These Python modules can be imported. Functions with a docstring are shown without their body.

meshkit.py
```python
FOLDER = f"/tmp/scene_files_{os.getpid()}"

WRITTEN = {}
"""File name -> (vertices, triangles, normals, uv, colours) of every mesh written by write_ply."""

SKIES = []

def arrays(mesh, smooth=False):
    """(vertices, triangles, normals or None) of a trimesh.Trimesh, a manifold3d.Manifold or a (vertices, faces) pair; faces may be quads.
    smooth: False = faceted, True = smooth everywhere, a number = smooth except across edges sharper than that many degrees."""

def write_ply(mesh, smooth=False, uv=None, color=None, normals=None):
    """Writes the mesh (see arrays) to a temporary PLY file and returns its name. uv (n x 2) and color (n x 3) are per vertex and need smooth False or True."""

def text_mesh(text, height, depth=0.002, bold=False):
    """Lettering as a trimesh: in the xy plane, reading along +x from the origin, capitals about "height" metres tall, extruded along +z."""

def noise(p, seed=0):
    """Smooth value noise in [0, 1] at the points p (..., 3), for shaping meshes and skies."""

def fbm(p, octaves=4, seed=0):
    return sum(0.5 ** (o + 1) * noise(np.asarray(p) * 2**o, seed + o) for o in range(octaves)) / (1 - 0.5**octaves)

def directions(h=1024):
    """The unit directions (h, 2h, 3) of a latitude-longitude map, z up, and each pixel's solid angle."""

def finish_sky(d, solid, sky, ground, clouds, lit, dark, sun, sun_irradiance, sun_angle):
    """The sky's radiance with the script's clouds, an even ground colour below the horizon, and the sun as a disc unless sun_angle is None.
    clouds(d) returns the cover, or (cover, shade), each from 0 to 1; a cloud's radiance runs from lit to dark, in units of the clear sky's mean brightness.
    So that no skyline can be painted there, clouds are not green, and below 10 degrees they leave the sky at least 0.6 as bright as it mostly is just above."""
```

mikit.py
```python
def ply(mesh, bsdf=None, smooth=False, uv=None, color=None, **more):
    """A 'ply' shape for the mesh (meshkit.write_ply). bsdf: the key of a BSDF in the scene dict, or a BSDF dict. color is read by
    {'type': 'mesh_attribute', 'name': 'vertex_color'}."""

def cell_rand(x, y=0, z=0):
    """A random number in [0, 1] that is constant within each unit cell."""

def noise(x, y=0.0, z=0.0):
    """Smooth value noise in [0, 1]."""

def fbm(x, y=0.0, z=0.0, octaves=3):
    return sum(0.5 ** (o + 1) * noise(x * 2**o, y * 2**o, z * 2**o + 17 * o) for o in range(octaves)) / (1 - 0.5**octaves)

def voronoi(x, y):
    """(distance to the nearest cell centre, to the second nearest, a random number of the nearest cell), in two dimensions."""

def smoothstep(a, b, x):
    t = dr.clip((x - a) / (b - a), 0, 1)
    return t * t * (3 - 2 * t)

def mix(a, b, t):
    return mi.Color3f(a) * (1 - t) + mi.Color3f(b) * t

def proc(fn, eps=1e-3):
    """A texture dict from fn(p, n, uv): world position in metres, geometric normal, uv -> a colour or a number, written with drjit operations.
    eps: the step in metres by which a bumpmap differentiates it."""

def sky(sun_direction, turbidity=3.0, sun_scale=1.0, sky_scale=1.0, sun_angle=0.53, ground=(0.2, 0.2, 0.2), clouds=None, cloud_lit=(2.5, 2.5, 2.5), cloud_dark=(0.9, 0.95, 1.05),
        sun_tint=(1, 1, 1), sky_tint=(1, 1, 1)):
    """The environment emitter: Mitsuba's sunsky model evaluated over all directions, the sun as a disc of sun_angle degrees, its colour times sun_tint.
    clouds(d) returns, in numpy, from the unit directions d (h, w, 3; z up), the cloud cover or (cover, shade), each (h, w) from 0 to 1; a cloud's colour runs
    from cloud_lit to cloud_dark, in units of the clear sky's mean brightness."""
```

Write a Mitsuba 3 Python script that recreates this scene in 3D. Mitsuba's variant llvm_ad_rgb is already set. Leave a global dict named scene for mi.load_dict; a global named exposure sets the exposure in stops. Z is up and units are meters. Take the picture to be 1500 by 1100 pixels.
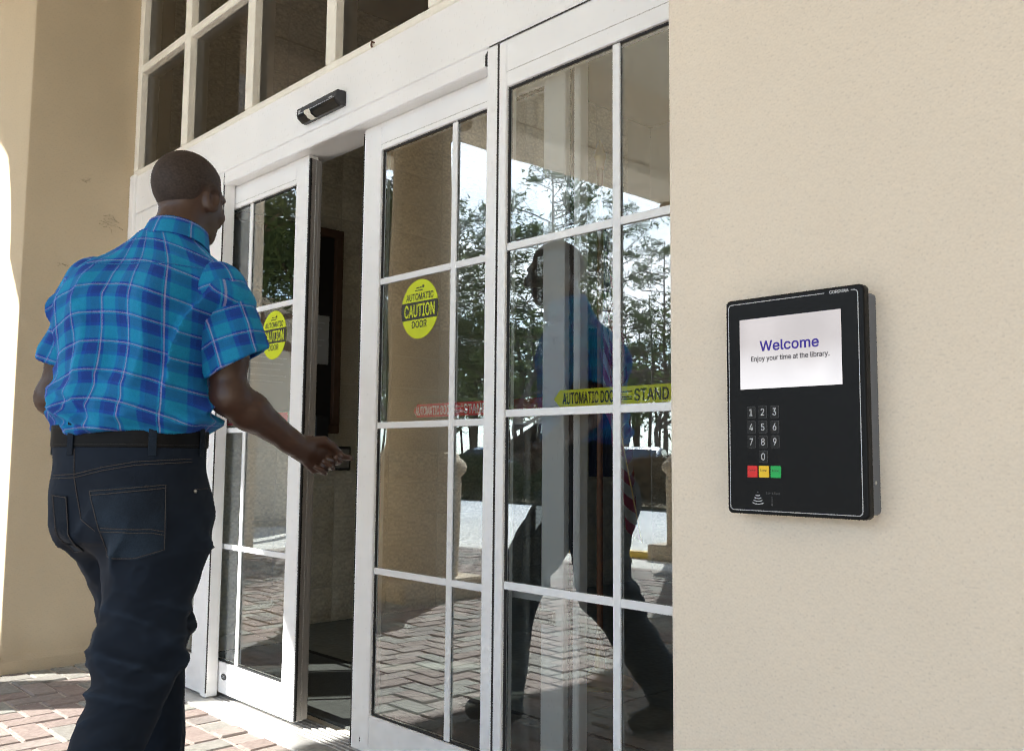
import math
import numpy as np, trimesh, manifold3d as m3, drjit as dr, mitsuba as mi, shapely
from shapely.geometry import Polygon, Point, box as sbox
from scipy.spatial import ConvexHull
import mikit, meshkit

# ------------------------------------------------------------------ camera, sky, exposure
# world: x along the entrance wall (right positive), y into the building, z up; the camera stands 1 m above the paving
T = mi.ScalarTransform4f
FOCAL, YAW, PITCH, ROLL = 1.35354912, 46.64853712, 5.10298269, 0.51561095
_a = np.radians([YAW, PITCH, ROLL])
FWD = np.array([-np.sin(_a[0]) * np.cos(_a[1]), np.cos(_a[0]) * np.cos(_a[1]), np.sin(_a[1])])
_r = np.cross(FWD, [0, 0, 1.0]); _r /= np.linalg.norm(_r)
_u = np.cross(_r, FWD)
UP = -np.sin(_a[2]) * _r + np.cos(_a[2]) * _u
CAM = np.array([0.0, 0.0, 1.0])
SUN = (-0.457, -0.678, 0.576)
exposure = 3.58


def cloud_cover(d):
    p = d / np.maximum(d[..., 2:3], 0.06) * np.array([1, 1, 0.0])
    n = meshkit.fbm(p * 0.55 + 3.1, 5, 23)
    low = np.clip((0.46 - d[..., 2]) / 0.28, 0, 1)
    cover = np.clip((n - 0.86 + 0.36 * low) / 0.22, 0, 1)
    # thin clouds glow where the sun shines through them and grey away from it
    away = np.degrees(np.arccos(np.clip(d @ (np.array(SUN) / np.linalg.norm(SUN)), -1, 1)))
    glow = np.clip((away - 14) / 70, 0, 1) ** 0.6
    grey = np.clip((meshkit.fbm(p * 0.9 + 9.7, 4, 3) - 0.45) * 2.2, 0, 0.75)
    shade = np.clip(0.85 * glow + 0.35 * grey, 0, 1)
    return cover, shade


scene = {
    "camera": {"type": "perspective", "fov": math.degrees(2 * math.atan(0.75 / FOCAL)), "fov_axis": "x", "near_clip": 0.02, "far_clip": 600.0,
               "to_world": T().look_at(origin=CAM.tolist(), target=(CAM + FWD).tolist(), up=UP.tolist())},
    "sky": mikit.sky(SUN, turbidity=3.0, sun_scale=1.15, clouds=cloud_cover, cloud_lit=(4.3, 4.35, 4.45), cloud_dark=(2.3, 2.4, 2.55), ground=(0.22, 0.21, 0.19), sun_tint=(0.76, 0.93, 1.24)),
}
labels = {}

# ------------------------------------------------------------------ helpers
rng = np.random.default_rng(11)


def add(key, mesh, bsdf, smooth=False, **kw):
    if key in scene:
        k = 1
        while f"{key}_{k:03d}" in scene:
            k += 1
        key = f"{key}_{k:03d}"
    scene[key] = mikit.ply(mesh, bsdf, smooth, **kw)
    return key


def tag(key, label, cat=None, group=None, kind=None):
    d = {"label": label}
    if cat: d["category"] = cat
    if group: d["group"] = group
    if kind: d["kind"] = kind
    labels[key] = d


def hull(pts):
    h = ConvexHull(np.asarray(pts, float))
    m = trimesh.Trimesh(h.points, h.simplices, process=True)
    c = h.points[h.vertices].mean(0)
    v = m.triangles
    n = np.cross(v[:, 1] - v[:, 0], v[:, 2] - v[:, 0])
    flip = ((v.mean(1) - c) * n).sum(1) < 0
    f = m.faces.copy(); f[flip] = f[flip][:, ::-1]
    return trimesh.Trimesh(m.vertices, f, process=False)


def bx(x0, x1, y0, y1, z0, z1, c=0.002):
    """A box with chamfered edges."""
    lo, hi = np.array([x0, y0, z0], float), np.array([x1, y1, z1], float)
    if c <= 0:
        return trimesh.creation.box(bounds=[lo, hi])
    c = min(c, 0.45 * (hi - lo).min())
    pts = []
    for sx in (0, 1):
        for sy in (0, 1):
            for sz in (0, 1):
                p = np.where([sx, sy, sz], hi, lo)
                s = np.where([sx, sy, sz], -1, 1) * c
                for k in range(3):
                    q = p + s; q[k] = p[k]
                    pts.append(q)
    return hull(pts)


def cat(*ms):
    return trimesh.util.concatenate([m for m in ms])


def tube(path, radii, sides=8):
    path = np.asarray(path, float); radii = np.broadcast_to(np.asarray(radii, float), (len(path),))
    t = np.gradient(path, axis=0); t /= np.linalg.norm(t, axis=1, keepdims=True) + 1e-12
    a = np.array([0, 0, 1.0]) if abs(t[0][2]) < 0.9 else np.array([1.0, 0, 0])
    vs = []
    an = np.arange(sides) * 2 * np.pi / sides
    for p, d, r in zip(path, t, radii):
        n = a - d * (a @ d); n /= np.linalg.norm(n); a = n
        b = np.cross(d, n)
        vs.append(p + r * (np.cos(an)[:, None] * n + np.sin(an)[:, None] * b))
    k = len(path); f = []
    for i in range(k - 1):
        for j in range(sides):
            q = (j + 1) % sides
            f += [[i * sides + j, i * sides + q, (i + 1) * sides + q], [i * sides + j, (i + 1) * sides + q, (i + 1) * sides + j]]
    v = np.vstack(vs + [path[:1], path[-1:]])
    for j in range(sides):
        q = (j + 1) % sides
        f += [[k * sides, q, j], [k * sides + 1, (k - 1) * sides + j, (k - 1) * sides + q]]
    return trimesh.Trimesh(v, np.array(f), process=False)


def lathe(profile, center, n=48):
    """profile: (radius, z) from bottom to top."""
    m = trimesh.creation.revolve(np.array(profile, float), sections=n)
    m.apply_translation(center)
    return m


def face_text(text, height, x, y, z, bold=False, depth=0.0006, sx=1.0, fit=None):
    """Lettering on a face that looks towards -y, its baseline starting at (x, z)."""
    m = meshkit.text_mesh(text, height, depth, bold)
    if fit:
        m.apply_scale([fit / m.extents[0], 1, 1])
    elif sx != 1:
        m.apply_scale([sx, 1, 1])
    v = m.vertices
    v[:, 0] -= v[:, 0].min()
    return trimesh.Trimesh(np.stack([x + v[:, 0], y - v[:, 2], z + v[:, 1]], 1), m.faces, process=False)


def face_poly(poly, y, depth=0.001):
    """A shapely polygon (x, z) as a thin plate whose front lies at y - depth."""
    ms = [trimesh.creation.extrude_polygon(g, depth, engine="earcut") for g in getattr(poly, "geoms", [poly])]
    m = cat(*ms)
    v = m.vertices
    return trimesh.Trimesh(np.stack([v[:, 0], y - v[:, 2], v[:, 1]], 1), m.faces, process=False)


def pane(x0, x1, z0, z1, y, seed, amp=0.0002, step=0.03):
    """A sheet of glass with the slight waviness of real float glass."""
    nx, nz = max(2, int((x1 - x0) / step)), max(2, int((z1 - z0) / step))
    x, z = np.meshgrid(np.linspace(x0, x1, nx + 1), np.linspace(z0, z1, nz + 1))
    e = (np.minimum(np.minimum(x - x0, x1 - x), np.minimum(z - z0, z1 - z)) / 0.05).clip(0, 1)
    p = np.stack([x / 0.23, z / 0.31, x * 0], -1)
    h = amp * e * (meshkit.noise(p, seed) - 0.5) * 2 + 0.00003 * e * (meshkit.noise(p * 3.3, seed + 5) - 0.5)
    v = np.stack([x, y + h, z], -1).reshape(-1, 3)
    i = np.arange((nx + 1) * (nz + 1)).reshape(nz + 1, nx + 1)
    f = np.concatenate([np.stack([i[:-1, :-1], i[:-1, 1:], i[1:, 1:]], -1).reshape(-1, 3), np.stack([i[:-1, :-1], i[1:, 1:], i[1:, :-1]], -1).reshape(-1, 3)])
    return trimesh.Trimesh(v, f, process=False)


# ------------------------------------------------------------------ materials
def rgb(*c):
    return {"type": "rgb", "value": list(c)}


def mat(key, color, rough=0.6, spec=0.5, metallic=0.0, bump=None, scale=1.0, eps=1e-3, **kw):
    col = color if isinstance(color, dict) else rgb(*color)
    b = {"type": "principled", "base_color": col, "roughness": rough, "specular": spec, "metallic": metallic, **kw}
    if bump is not None:
        b = {"type": "bumpmap", "arbitrary": mikit.proc(bump, eps), "scale": scale, "bsdf": b}
    scene[key] = {"type": "twosided", "bsdf": b}


def C3(*c):
    return mi.Color3f(*c)


def grain(base, f=300.0, amt=0.25, big=3.0, bigamt=0.12):
    def fn(p, n, uv):
        a = mikit.fbm(p.x * f, p.y * f, p.z * f, 2) - 0.5
        b = mikit.fbm(p.x * big, p.y * big, p.z * big, 3) - 0.5
        return C3(*base) * dr.clip(1 + 2 * amt * a + 2 * bigamt * b, 0.2, 2)
    return mikit.proc(fn)


def stucco_bump(p, n, uv):
    a = mikit.noise(p.x * 150, p.y * 150, p.z * 150)
    b = mikit.noise(p.x * 310 + 5, p.y * 310, p.z * 310)
    c = mikit.noise(p.x * 75 + 5, p.y * 75, p.z * 75)
    return 0.55 * a + 0.40 * b + 0.30 * c


def stucco_color(base):
    def fn(p, n, uv):
        a = mikit.noise(p.x * 330, p.y * 330, p.z * 330)
        pit = mikit.smoothstep(0.62, 0.90, mikit.noise(p.x * 260 + 9, p.y * 260, p.z * 260))
        b = mikit.fbm(p.x * 1.7 + 3, p.y * 1.7, p.z * 1.1, 3)
        d = mikit.fbm(p.x * 7 + 1, p.y * 7, p.z * 5, 2)
        dirt = mikit.smoothstep(0.22, 0.0, p.z + 0.1 * (mikit.noise(p.x * 9, p.y * 9, 0.0) - 0.5))
        k = (0.955 + 0.09 * a) * (1 - 0.08 * pit) * (0.93 + 0.10 * b + 0.04 * d)
        return mikit.mix(C3(*base) * k, C3(0.30, 0.23, 0.15), 0.35 * dirt)
    return mikit.proc(fn)


mat("stucco", stucco_color((0.70, 0.62, 0.515)), 0.9, 0.2, bump=stucco_bump, scale=0.0017, eps=5e-4)
mat("stucco_shaded", stucco_color((0.50, 0.415, 0.295)), 0.9, 0.2, bump=stucco_bump, scale=0.0017, eps=5e-4)  # same stucco paint, with the dimmer light on the pier put into the colour
mat("soffit_paint", (0.66, 0.61, 0.52), 0.85, 0.2)
mat("column_paint", grain((0.42, 0.34, 0.25), 120, 0.12), 0.8, 0.25)
def powder_coat(p, n, uv):
    a = mikit.fbm(p.x * 5 + p.z * 0.7, p.y * 5, p.z * 2.2, 3) - 0.5
    low = mikit.smoothstep(0.30, 0.0, p.z) * mikit.fbm(p.x * 22, p.y * 22, p.z * 30, 2)
    speck = mikit.smoothstep(0.83, 0.9, mikit.noise(p.x * 160, p.y * 160, p.z * 70))
    c = C3(0.835, 0.835, 0.84) * (1 + 0.07 * a) * (1 - 0.06 * speck)
    return mikit.mix(c, C3(0.45, 0.40, 0.34), 0.30 * low)


mat("white_aluminium", mikit.proc(powder_coat), 0.34, 0.5)
mat("cream_aluminium", grain((0.82, 0.79, 0.71), 40, 0.06, 6, 0.08), 0.45, 0.4)
mat("white_muntin", (0.80, 0.81, 0.82), 0.45, 0.4)
mat("joint_dark", (0.05, 0.05, 0.05), 0.7, 0.3)
mat("rubber", (0.018, 0.018, 0.019), 0.6, 0.4)
mat("grey_metal", (0.42, 0.40, 0.38), 0.4, 0.5, metallic=0.6)
mat("steel", (0.55, 0.55, 0.55), 0.3, 0.5, metallic=0.9)
mat("black_plastic", (0.022, 0.023, 0.026), 0.35, 0.5)
mat("black_gloss", (0.012, 0.013, 0.015), 0.1, 0.6)
scene["door_glass"] = {"type": "thindielectric", "int_ior": 2.5, "specular_reflectance": rgb(0.90, 0.97, 1.0), "specular_transmittance": rgb(0.66, 0.68, 0.67)}
scene["window_glass"] = {"type": "thindielectric", "int_ior": 1.34, "specular_reflectance": rgb(0.7, 0.7, 0.7), "specular_transmittance": rgb(0.18, 0.17, 0.155)}
# ------------------------------------------------------------------ ground outside
XP, XW, YW, YF, YS = -4.72, -1.025, 1.36, 1.765, 1.82      # pier face, right wall's edge and front, fixed frames, sliding frames


def pave_colors(base):
    return grain(base, 90, 0.22, 7, 0.16)


PAVE = [(0.225, 0.178, 0.162), (0.255, 0.215, 0.197), (0.215, 0.202, 0.185), (0.245, 0.238, 0.216), (0.178, 0.155, 0.145)]
for i, c in enumerate(PAVE):
    mat(f"paver_clay_{i}", pave_colors(c), 0.88, 0.25)
mat("joint_sand", grain((0.36, 0.32, 0.285), 200, 0.25), 0.95, 0.1)
mat("asphalt", grain((0.27, 0.265, 0.25), 30, 0.2, 0.5, 0.15), 0.9, 0.2)
mat("concrete_pale", grain((0.58, 0.565, 0.53), 60, 0.12, 0.7, 0.14), 0.85, 0.2)
mat("lawn_soil", grain((0.16, 0.13, 0.08), 8, 0.3, 0.3, 0.3), 0.95, 0.1)
mat("kerb_yellow", grain((0.62, 0.42, 0.07), 50, 0.15), 0.7, 0.3)

add("ground", trimesh.Trimesh([[-260, -260, -0.12], [260, -260, -0.12], [260, 260, -0.12], [-260, 260, -0.12]], [[0, 1, 2], [0, 2, 3]], process=False), "lawn_soil")
tag("ground", "leaf-littered brown ground beyond the driveway, seen mirrored in the door glass", kind="structure")

# paving: a sand bed with herringbone clay pavers standing 7 mm proud of their joints
PL, PW, GAP = 0.212, 0.106, 0.007
add("paving", bx(-9.2, 2.6, -3.2, 1.86, -0.1, -0.006, 0), "joint_sand")
tag("paving", "herringbone brick paving in front of the entrance, half in sun", kind="structure")


def paver(lx, ly):
    c = 0.006
    return bx(-lx / 2 + GAP / 2, lx / 2 - GAP / 2, -ly / 2 + GAP / 2, ly / 2 - GAP / 2, -0.05, 0.0, c)


long_x, long_y = paver(PL, PW), paver(PW, PL)
ply_x = [mikit.ply(long_x, f"paver_clay_{i}") for i in range(5)]
ply_y = [mikit.ply(long_y, f"paver_clay_{i}") for i in range(5)]
cells = []
for k in range(-3, 60):                    # soldier course along the threshold
    x = -1.0 - k * PW
    if -9.0 < x < 2.4:
        cells.append((x, 1.69, 1))
u = PW
for i in range(-200, 200):
    for j in range(-200, 200):
        for (dx, dy, o) in ((1.0, 0.5, 0), (0.5, 2.0, 1)):
            # 90 degree herringbone: pairs repeat along (1, 1) and (2, -2)
            x, y = (i + 2 * j + dx) * u, (i - 2 * j + dy) * u
            y0 = 1.584 - 6 * 4 * u
            x -= 2.0; y += y0
            hx, hy = (PL / 2, PW / 2) if o == 0 else (PW / 2, PL / 2)
            if -8.9 < x - hx and x + hx < 2.4 and -3.1 < y - hy and y + hy < 1.586:
                cells.append((x, y, o))
clipped = []
seen = set()
todo = []
for (x, y, o) in cells:
    key = (round(x, 3), round(y, 3))
    if key in seen: continue
    seen.add(key)
    todo.append((x, y, o, float(np.hypot((x + 3.6) * 0.8, y - 1.25)), int(rng.integers(0, 100))))
YB = 1.584
for i in range(-200, 200):                 # bricks cut where they meet the soldier course
    for j in range(-200, 200):
        for (dx, dy, o) in ((1.0, 0.5, 0), (0.5, 2.0, 1)):
            x, y = (i + 2 * j + dx) * u - 2.0, (i - 2 * j + dy) * u + 1.584 - 24 * u
            if o == 1 and -8.9 < x < 2.3 and y + PL / 2 > YB + 0.002 and y - PL / 2 < YB - 0.06:
                clipped.append((x, y - PL / 4, int(rng.integers(0, 100))))
half_brick = paver(PW, PW)
ply_h = [mikit.ply(half_brick, f"paver_clay_{i}") for i in range(5)]
pick = lambda r: 0 if r < 30 else 1 if r < 52 else 2 if r < 72 else 3 if r < 88 else 4
todo = [(d, x, y, o, r) for (x, y, o, d, r) in todo] + [(float(np.hypot((x + 3.6) * 0.8, y - 1.25)), x, y, 2, r) for (x, y, r) in clipped]
todo.sort()
rest_v, rest_f, rest_c, at = [], [], [], 0
shapes = {0: long_x, 1: long_y, 2: half_brick}
for n, (d, x, y, o, r) in enumerate(todo):
    dz, tilt = 0.0022 * rng.standard_normal(), 0.35 * rng.standard_normal(2)
    M = T().translate([x, y, float(np.clip(dz, -0.004, 0.004))]).rotate([1, 0, 0], float(tilt[0])).rotate([0, 1, 0], float(tilt[1]))
    if n < 296:
        key = "paving__brick" if n == 0 else f"paving__brick_{n:03d}"
        scene[key] = {**{0: ply_x, 1: ply_y, 2: ply_h}[o][pick(r)], "to_world": M}
    else:
        s = shapes[o]
        rest_v.append(np.c_[s.vertices, np.ones(len(s.vertices))] @ np.array(M.matrix).T[:, :3]); rest_f.append(s.faces + at); at += len(s.vertices)
        rest_c.append(np.tile(np.array(PAVE[pick(r)]) * (0.92 + 0.16 * rng.random()), (len(s.vertices), 1)))
scene["paver_mixed"] = {"type": "twosided", "bsdf": {"type": "principled", "base_color": {"type": "mesh_attribute", "name": "vertex_color"}, "roughness": 0.88, "specular": 0.25}}
add("paving__brick_field", trimesh.Trimesh(np.vstack(rest_v), np.vstack(rest_f), process=False), "paver_mixed", color=np.vstack(rest_c))
labels["paving__brick_field"] = {"kind": "stuff", "label": "rest of the brick paving under the porch"}

# driveway under and beyond the porch, with a yellow kerb
add("driveway", bx(-60, 24, -10.6, -3.2, -0.11, -0.015, 0), "concrete_pale")
tag("driveway", "pale concrete driveway beyond the porch columns", kind="structure")
add("side_walk_slab", bx(-14.0, -9.2, -3.2, 2.4, -0.11, -0.01, 0), "concrete_pale")
labels["side_walk_slab"] = {"label": "pale concrete walk left of the brick paving", "kind": "structure"}
add("parking_lot", bx(-70, 10, -34, -15.5, -0.115, -0.03, 0), "asphalt")
tag("parking_lot", "grey asphalt car park beyond the hedge", kind="structure")
add("yellow_kerb", bx(-7.3, -5.75, -3.98, -3.86, -0.016, 0.055, 0.012), "kerb_yellow")
tag("yellow_kerb", "short yellow painted kerb beside the driveway", "kerb")

# ------------------------------------------------------------------ the building: stucco wall (right), stucco pier (left), upper wall
def grid_wall(x0, x1, y, z0, z1):
    return trimesh.Trimesh([[x0, y, z0], [x1, y, z0], [x1, y, z1], [x0, y, z1]], [[0, 1, 2], [0, 2, 3]], process=False)


def rounded_wall(x0, x1, y0, y1, z0, z1, r, corners):
    """A wall block whose vertical edges at the given corners (x side, y side) are eased."""
    pts = []
    for (sx, sy) in ((0, 0), (1, 0), (1, 1), (0, 1)):
        cx, cy = (x0, x1)[sx], (y0, y1)[sy]
        if (sx, sy) in corners:
            ox, oy = cx + (r if sx == 0 else -r), cy + (r if sy == 0 else -r)
            a0 = {(0, 0): 180, (1, 0): 270, (1, 1): 0, (0, 1): 90}[(sx, sy)]
            for a in np.radians(np.linspace(a0, a0 + 90, 7)):
                pts.append((ox + r * np.cos(a), oy + r * np.sin(a)))
        else:
            pts.append((cx, cy))
    m = trimesh.creation.extrude_polygon(Polygon(pts), z1 - z0, engine="earcut")
    m.apply_translation([0, 0, z0])
    return m


add("stucco_wall", rounded_wall(XW, 3.2, YW, 6.4, -0.05, 4.45, 0.012, [(0, 0)]), "stucco", smooth=30)
tag("stucco_wall", "cream stucco wall that carries the black entry terminal", "wall")
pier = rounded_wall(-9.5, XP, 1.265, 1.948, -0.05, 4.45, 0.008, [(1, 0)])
add("stucco_pier", pier, "stucco_shaded", smooth=30)
add("side_wing", bx(-9.5, -5.14, 1.95, 6.6, -0.05, 4.45, 0), "stucco")
tag("side_wing", "stucco wing of the building behind the pier", "building")
tag("stucco_pier", "cream stucco pier left of the doors, cobwebs on its side", "wall")
flare = [(0.0, 0.0), (0.016, 0.0), (0.016, 0.075), (0.0, 0.10)]
pts = [(XP + a, 1.265 - 0.0, b) for a, b in flare]
def flare_strip(p0, p1, nrm):
    p0, p1, nrm = (np.array(v, float) for v in (p0, p1, nrm))
    v = [p + nrm * a + np.array([0, 0, b - 0.02]) for p in (p0, p1) for a, b in flare]
    return hull(v)
add("stucco_pier__base_ledge", flare_strip((XP, 1.25, 0), (XP, 1.742, 0), (1, 0, 0)), "stucco_shaded")
add("stucco_pier__base_ledge", flare_strip((-9.4, 1.265, 0), (XP + 0.016, 1.265, 0), (0, -1, 0)), "stucco_shaded")
# cobwebs: loose dark threads with caught dirt
mat("cobweb_thread", (0.10, 0.07, 0.05), 0.9, 0.1)
def cobweb(key, y, z, n, s, seed):
    g = np.random.default_rng(seed)
    ms = []
    for _ in range(n):
        p = np.array([XP + 0.004, y, z]) + g.normal(0, s, 3) * [0, 1, 0.7]
        q = p + g.normal(0, s, 3) * [0.12, 1.3, 0.7]
        m = (p + q) / 2 + g.normal(0, s * 0.25, 3) * [0.4, 1, 1]
        path = np.array([p, (p + m) / 2 + g.normal(0, .003, 3), m, (m + q) / 2, q]); path[:, 0] = np.maximum(path[:, 0], XP + 0.002)
        ms.append(tube(path, g.uniform(0.0003, 0.0008), 4))
    add(key, cat(*ms), "cobweb_thread")
for k, (y, z, n, s, lab) in enumerate(((1.53, 2.36, 7, 0.014, "small dark cobweb on the pier's side, below and left of the window's lower corner"),
                                       (1.66, 2.16, 14, 0.022, "stretched dark cobweb on the pier beside the window frame"),
                                       (1.735, 1.98, 12, 0.012, "little brown cobweb in the corner where pier and door frame meet"),
                                       (1.44, 1.92, 6, 0.012, "faint cobweb strand low on the pier's side, left of the man's head"))):
    key = "cobweb" if k == 0 else f"cobweb_{k:03d}"
    cobweb(key, y, z, n, s, 40 + k)
    tag(key, lab, "cobweb")
# wall above the window, behind the soffit line
add("upper_wall", bx(XP, XW, 1.70, 1.95, 4.06, 4.45, 0), "stucco")
tag("upper_wall", "cream stucco wall above the window band", "wall")

# ------------------------------------------------------------------ porch: soffit, beams, columns
add("porch_canopy__soffit", bx(-5.9, 6.0, -4.5, 1.70, 4.45, 4.62, 0), "soffit_paint")
add("porch_canopy__roof", cat(bx(-6.1, 6.0, -4.6, 1.69, 4.624, 4.9, 0), bx(-9.5, 3.3, 1.70, 6.5, 4.624, 4.9, 0)), "asphalt")
def beam(x0, x1, y0, y1, z0=3.6):
    return cat(bx(x0, x1, y0, y1, z0 + 0.10, 4.45, 0), bx(x0 - 0.015, x1 + 0.015, y0 - 0.015, y1 + 0.015, z0, z0 + 0.085, 0.004), bx(x0 + 0.012, x1 - 0.012, y0 + 0.012, y1 - 0.012, z0 + 0.085, z0 + 0.10, 0))
add("porch_canopy__beam", beam(-5.72, -5.24, -4.45, 1.262), "stucco")
add("porch_canopy__beam", beam(-5.20, 5.9, -4.45, -4.10, 4.05), "stucco")
tag("porch_canopy", "deep porch canopy on stucco beams over the entrance, mirrored in the glass", "canopy")


def column(key, x, y, label):
    prof = [(0.0, 0.14), (0.31, 0.14), (0.315, 0.80), (0.31, 0.86), (0.33, 0.875), (0.35, 0.90), (0.36, 0.93), (0.35, 0.96), (0.33, 0.985), (0.305, 1.0), (0.29, 1.03), (0.262, 1.04), (0.25, 1.07), (0.242, 1.10),
            (0.240, 1.3), (0.236, 2.0), (0.226, 2.8), (0.215, 3.4), (0.235, 3.43), (0.245, 3.47), (0.235, 3.5), (0.0, 3.5)]
    add(key + "__shaft", lathe(prof[:1] + prof[1:], [x, y, 0], 56), "column_paint", smooth=35)
    add(key + "__plinth", bx(x - 0.37, x + 0.37, y - 0.37, y + 0.37, -0.02, 0.14, 0.015), "column_paint")
    add(key + "__capital", bx(x - 0.27, x + 0.27, y - 0.27, y + 0.27, 3.5, 3.598, 0.012), "column_paint")
    tag(key, label, "column")


column("porch_column", -5.48, -0.55, "tan round porch column near the paving, mirrored in the sliding door's glass")
column("porch_column_001", -5.48, -4.20, "tan round porch column at the canopy's far corner by the driveway")
# unseen wing, added to shut light out of the porch and dim the pier
add("added_right_wing", bx(6.1, 9.0, -4.8, 1.35, -0.05, 4.62, 0), "stucco")
tag("added_right_wing", "added unseen stucco wing that shuts out light at the right end of the porch", "building")
add("added_screen_wall", cat(bx(-12.3, -12.05, -4.3, -0.8, -0.05, 3.2, 0.01), bx(-12.34, -12.01, -4.34, -0.8, 3.2, 3.28, 0.01)), "stucco")  # added to block the bright view through the arch
tag("added_screen_wall", "added stucco screen wall beyond the arcade that keeps the bright ground out of the left leaf, behind the dark evergreen", "wall")
# arcade left of the near column
arch = sbox(-13.0, -0.05, -5.74, 4.9).difference(Polygon([(-8.33, -1.0), (-5.66, -1.0), (-5.66, 3.32)] + [(-7.17 + 1.163 * np.cos(a), 3.32 + 1.163 * np.sin(a)) for a in np.linspace(0, np.pi, 40)]))
m = trimesh.creation.extrude_polygon(arch, 0.42, engine="earcut")
v = m.vertices
add("arcade_wall", trimesh.Trimesh(np.stack([v[:, 0], -0.34 - v[:, 2], v[:, 1]], 1), m.faces, process=False), "stucco")
tag("arcade_wall", "stucco arcade wall with one round-headed opening left of the porch", "wall")

# ------------------------------------------------------------------ entrance: fixed panels, sliding doors, header, window
def muntins(key, x0, x1, xm, zs, z0, z1, y):
    add(key + "__muntin", bx(xm - 0.012, xm + 0.012, y, y + 0.006, z0, z1, 0.001), "white_muntin")
    for z in zs:
        add(key + "__muntin", cat(bx(x0, xm - 0.0122, y, y + 0.006, z - 0.0105, z + 0.0105, 0.001), bx(xm + 0.0122, x1, y, y + 0.006, z - 0.0105, z + 0.0105, 0.001)), "white_muntin")


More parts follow.
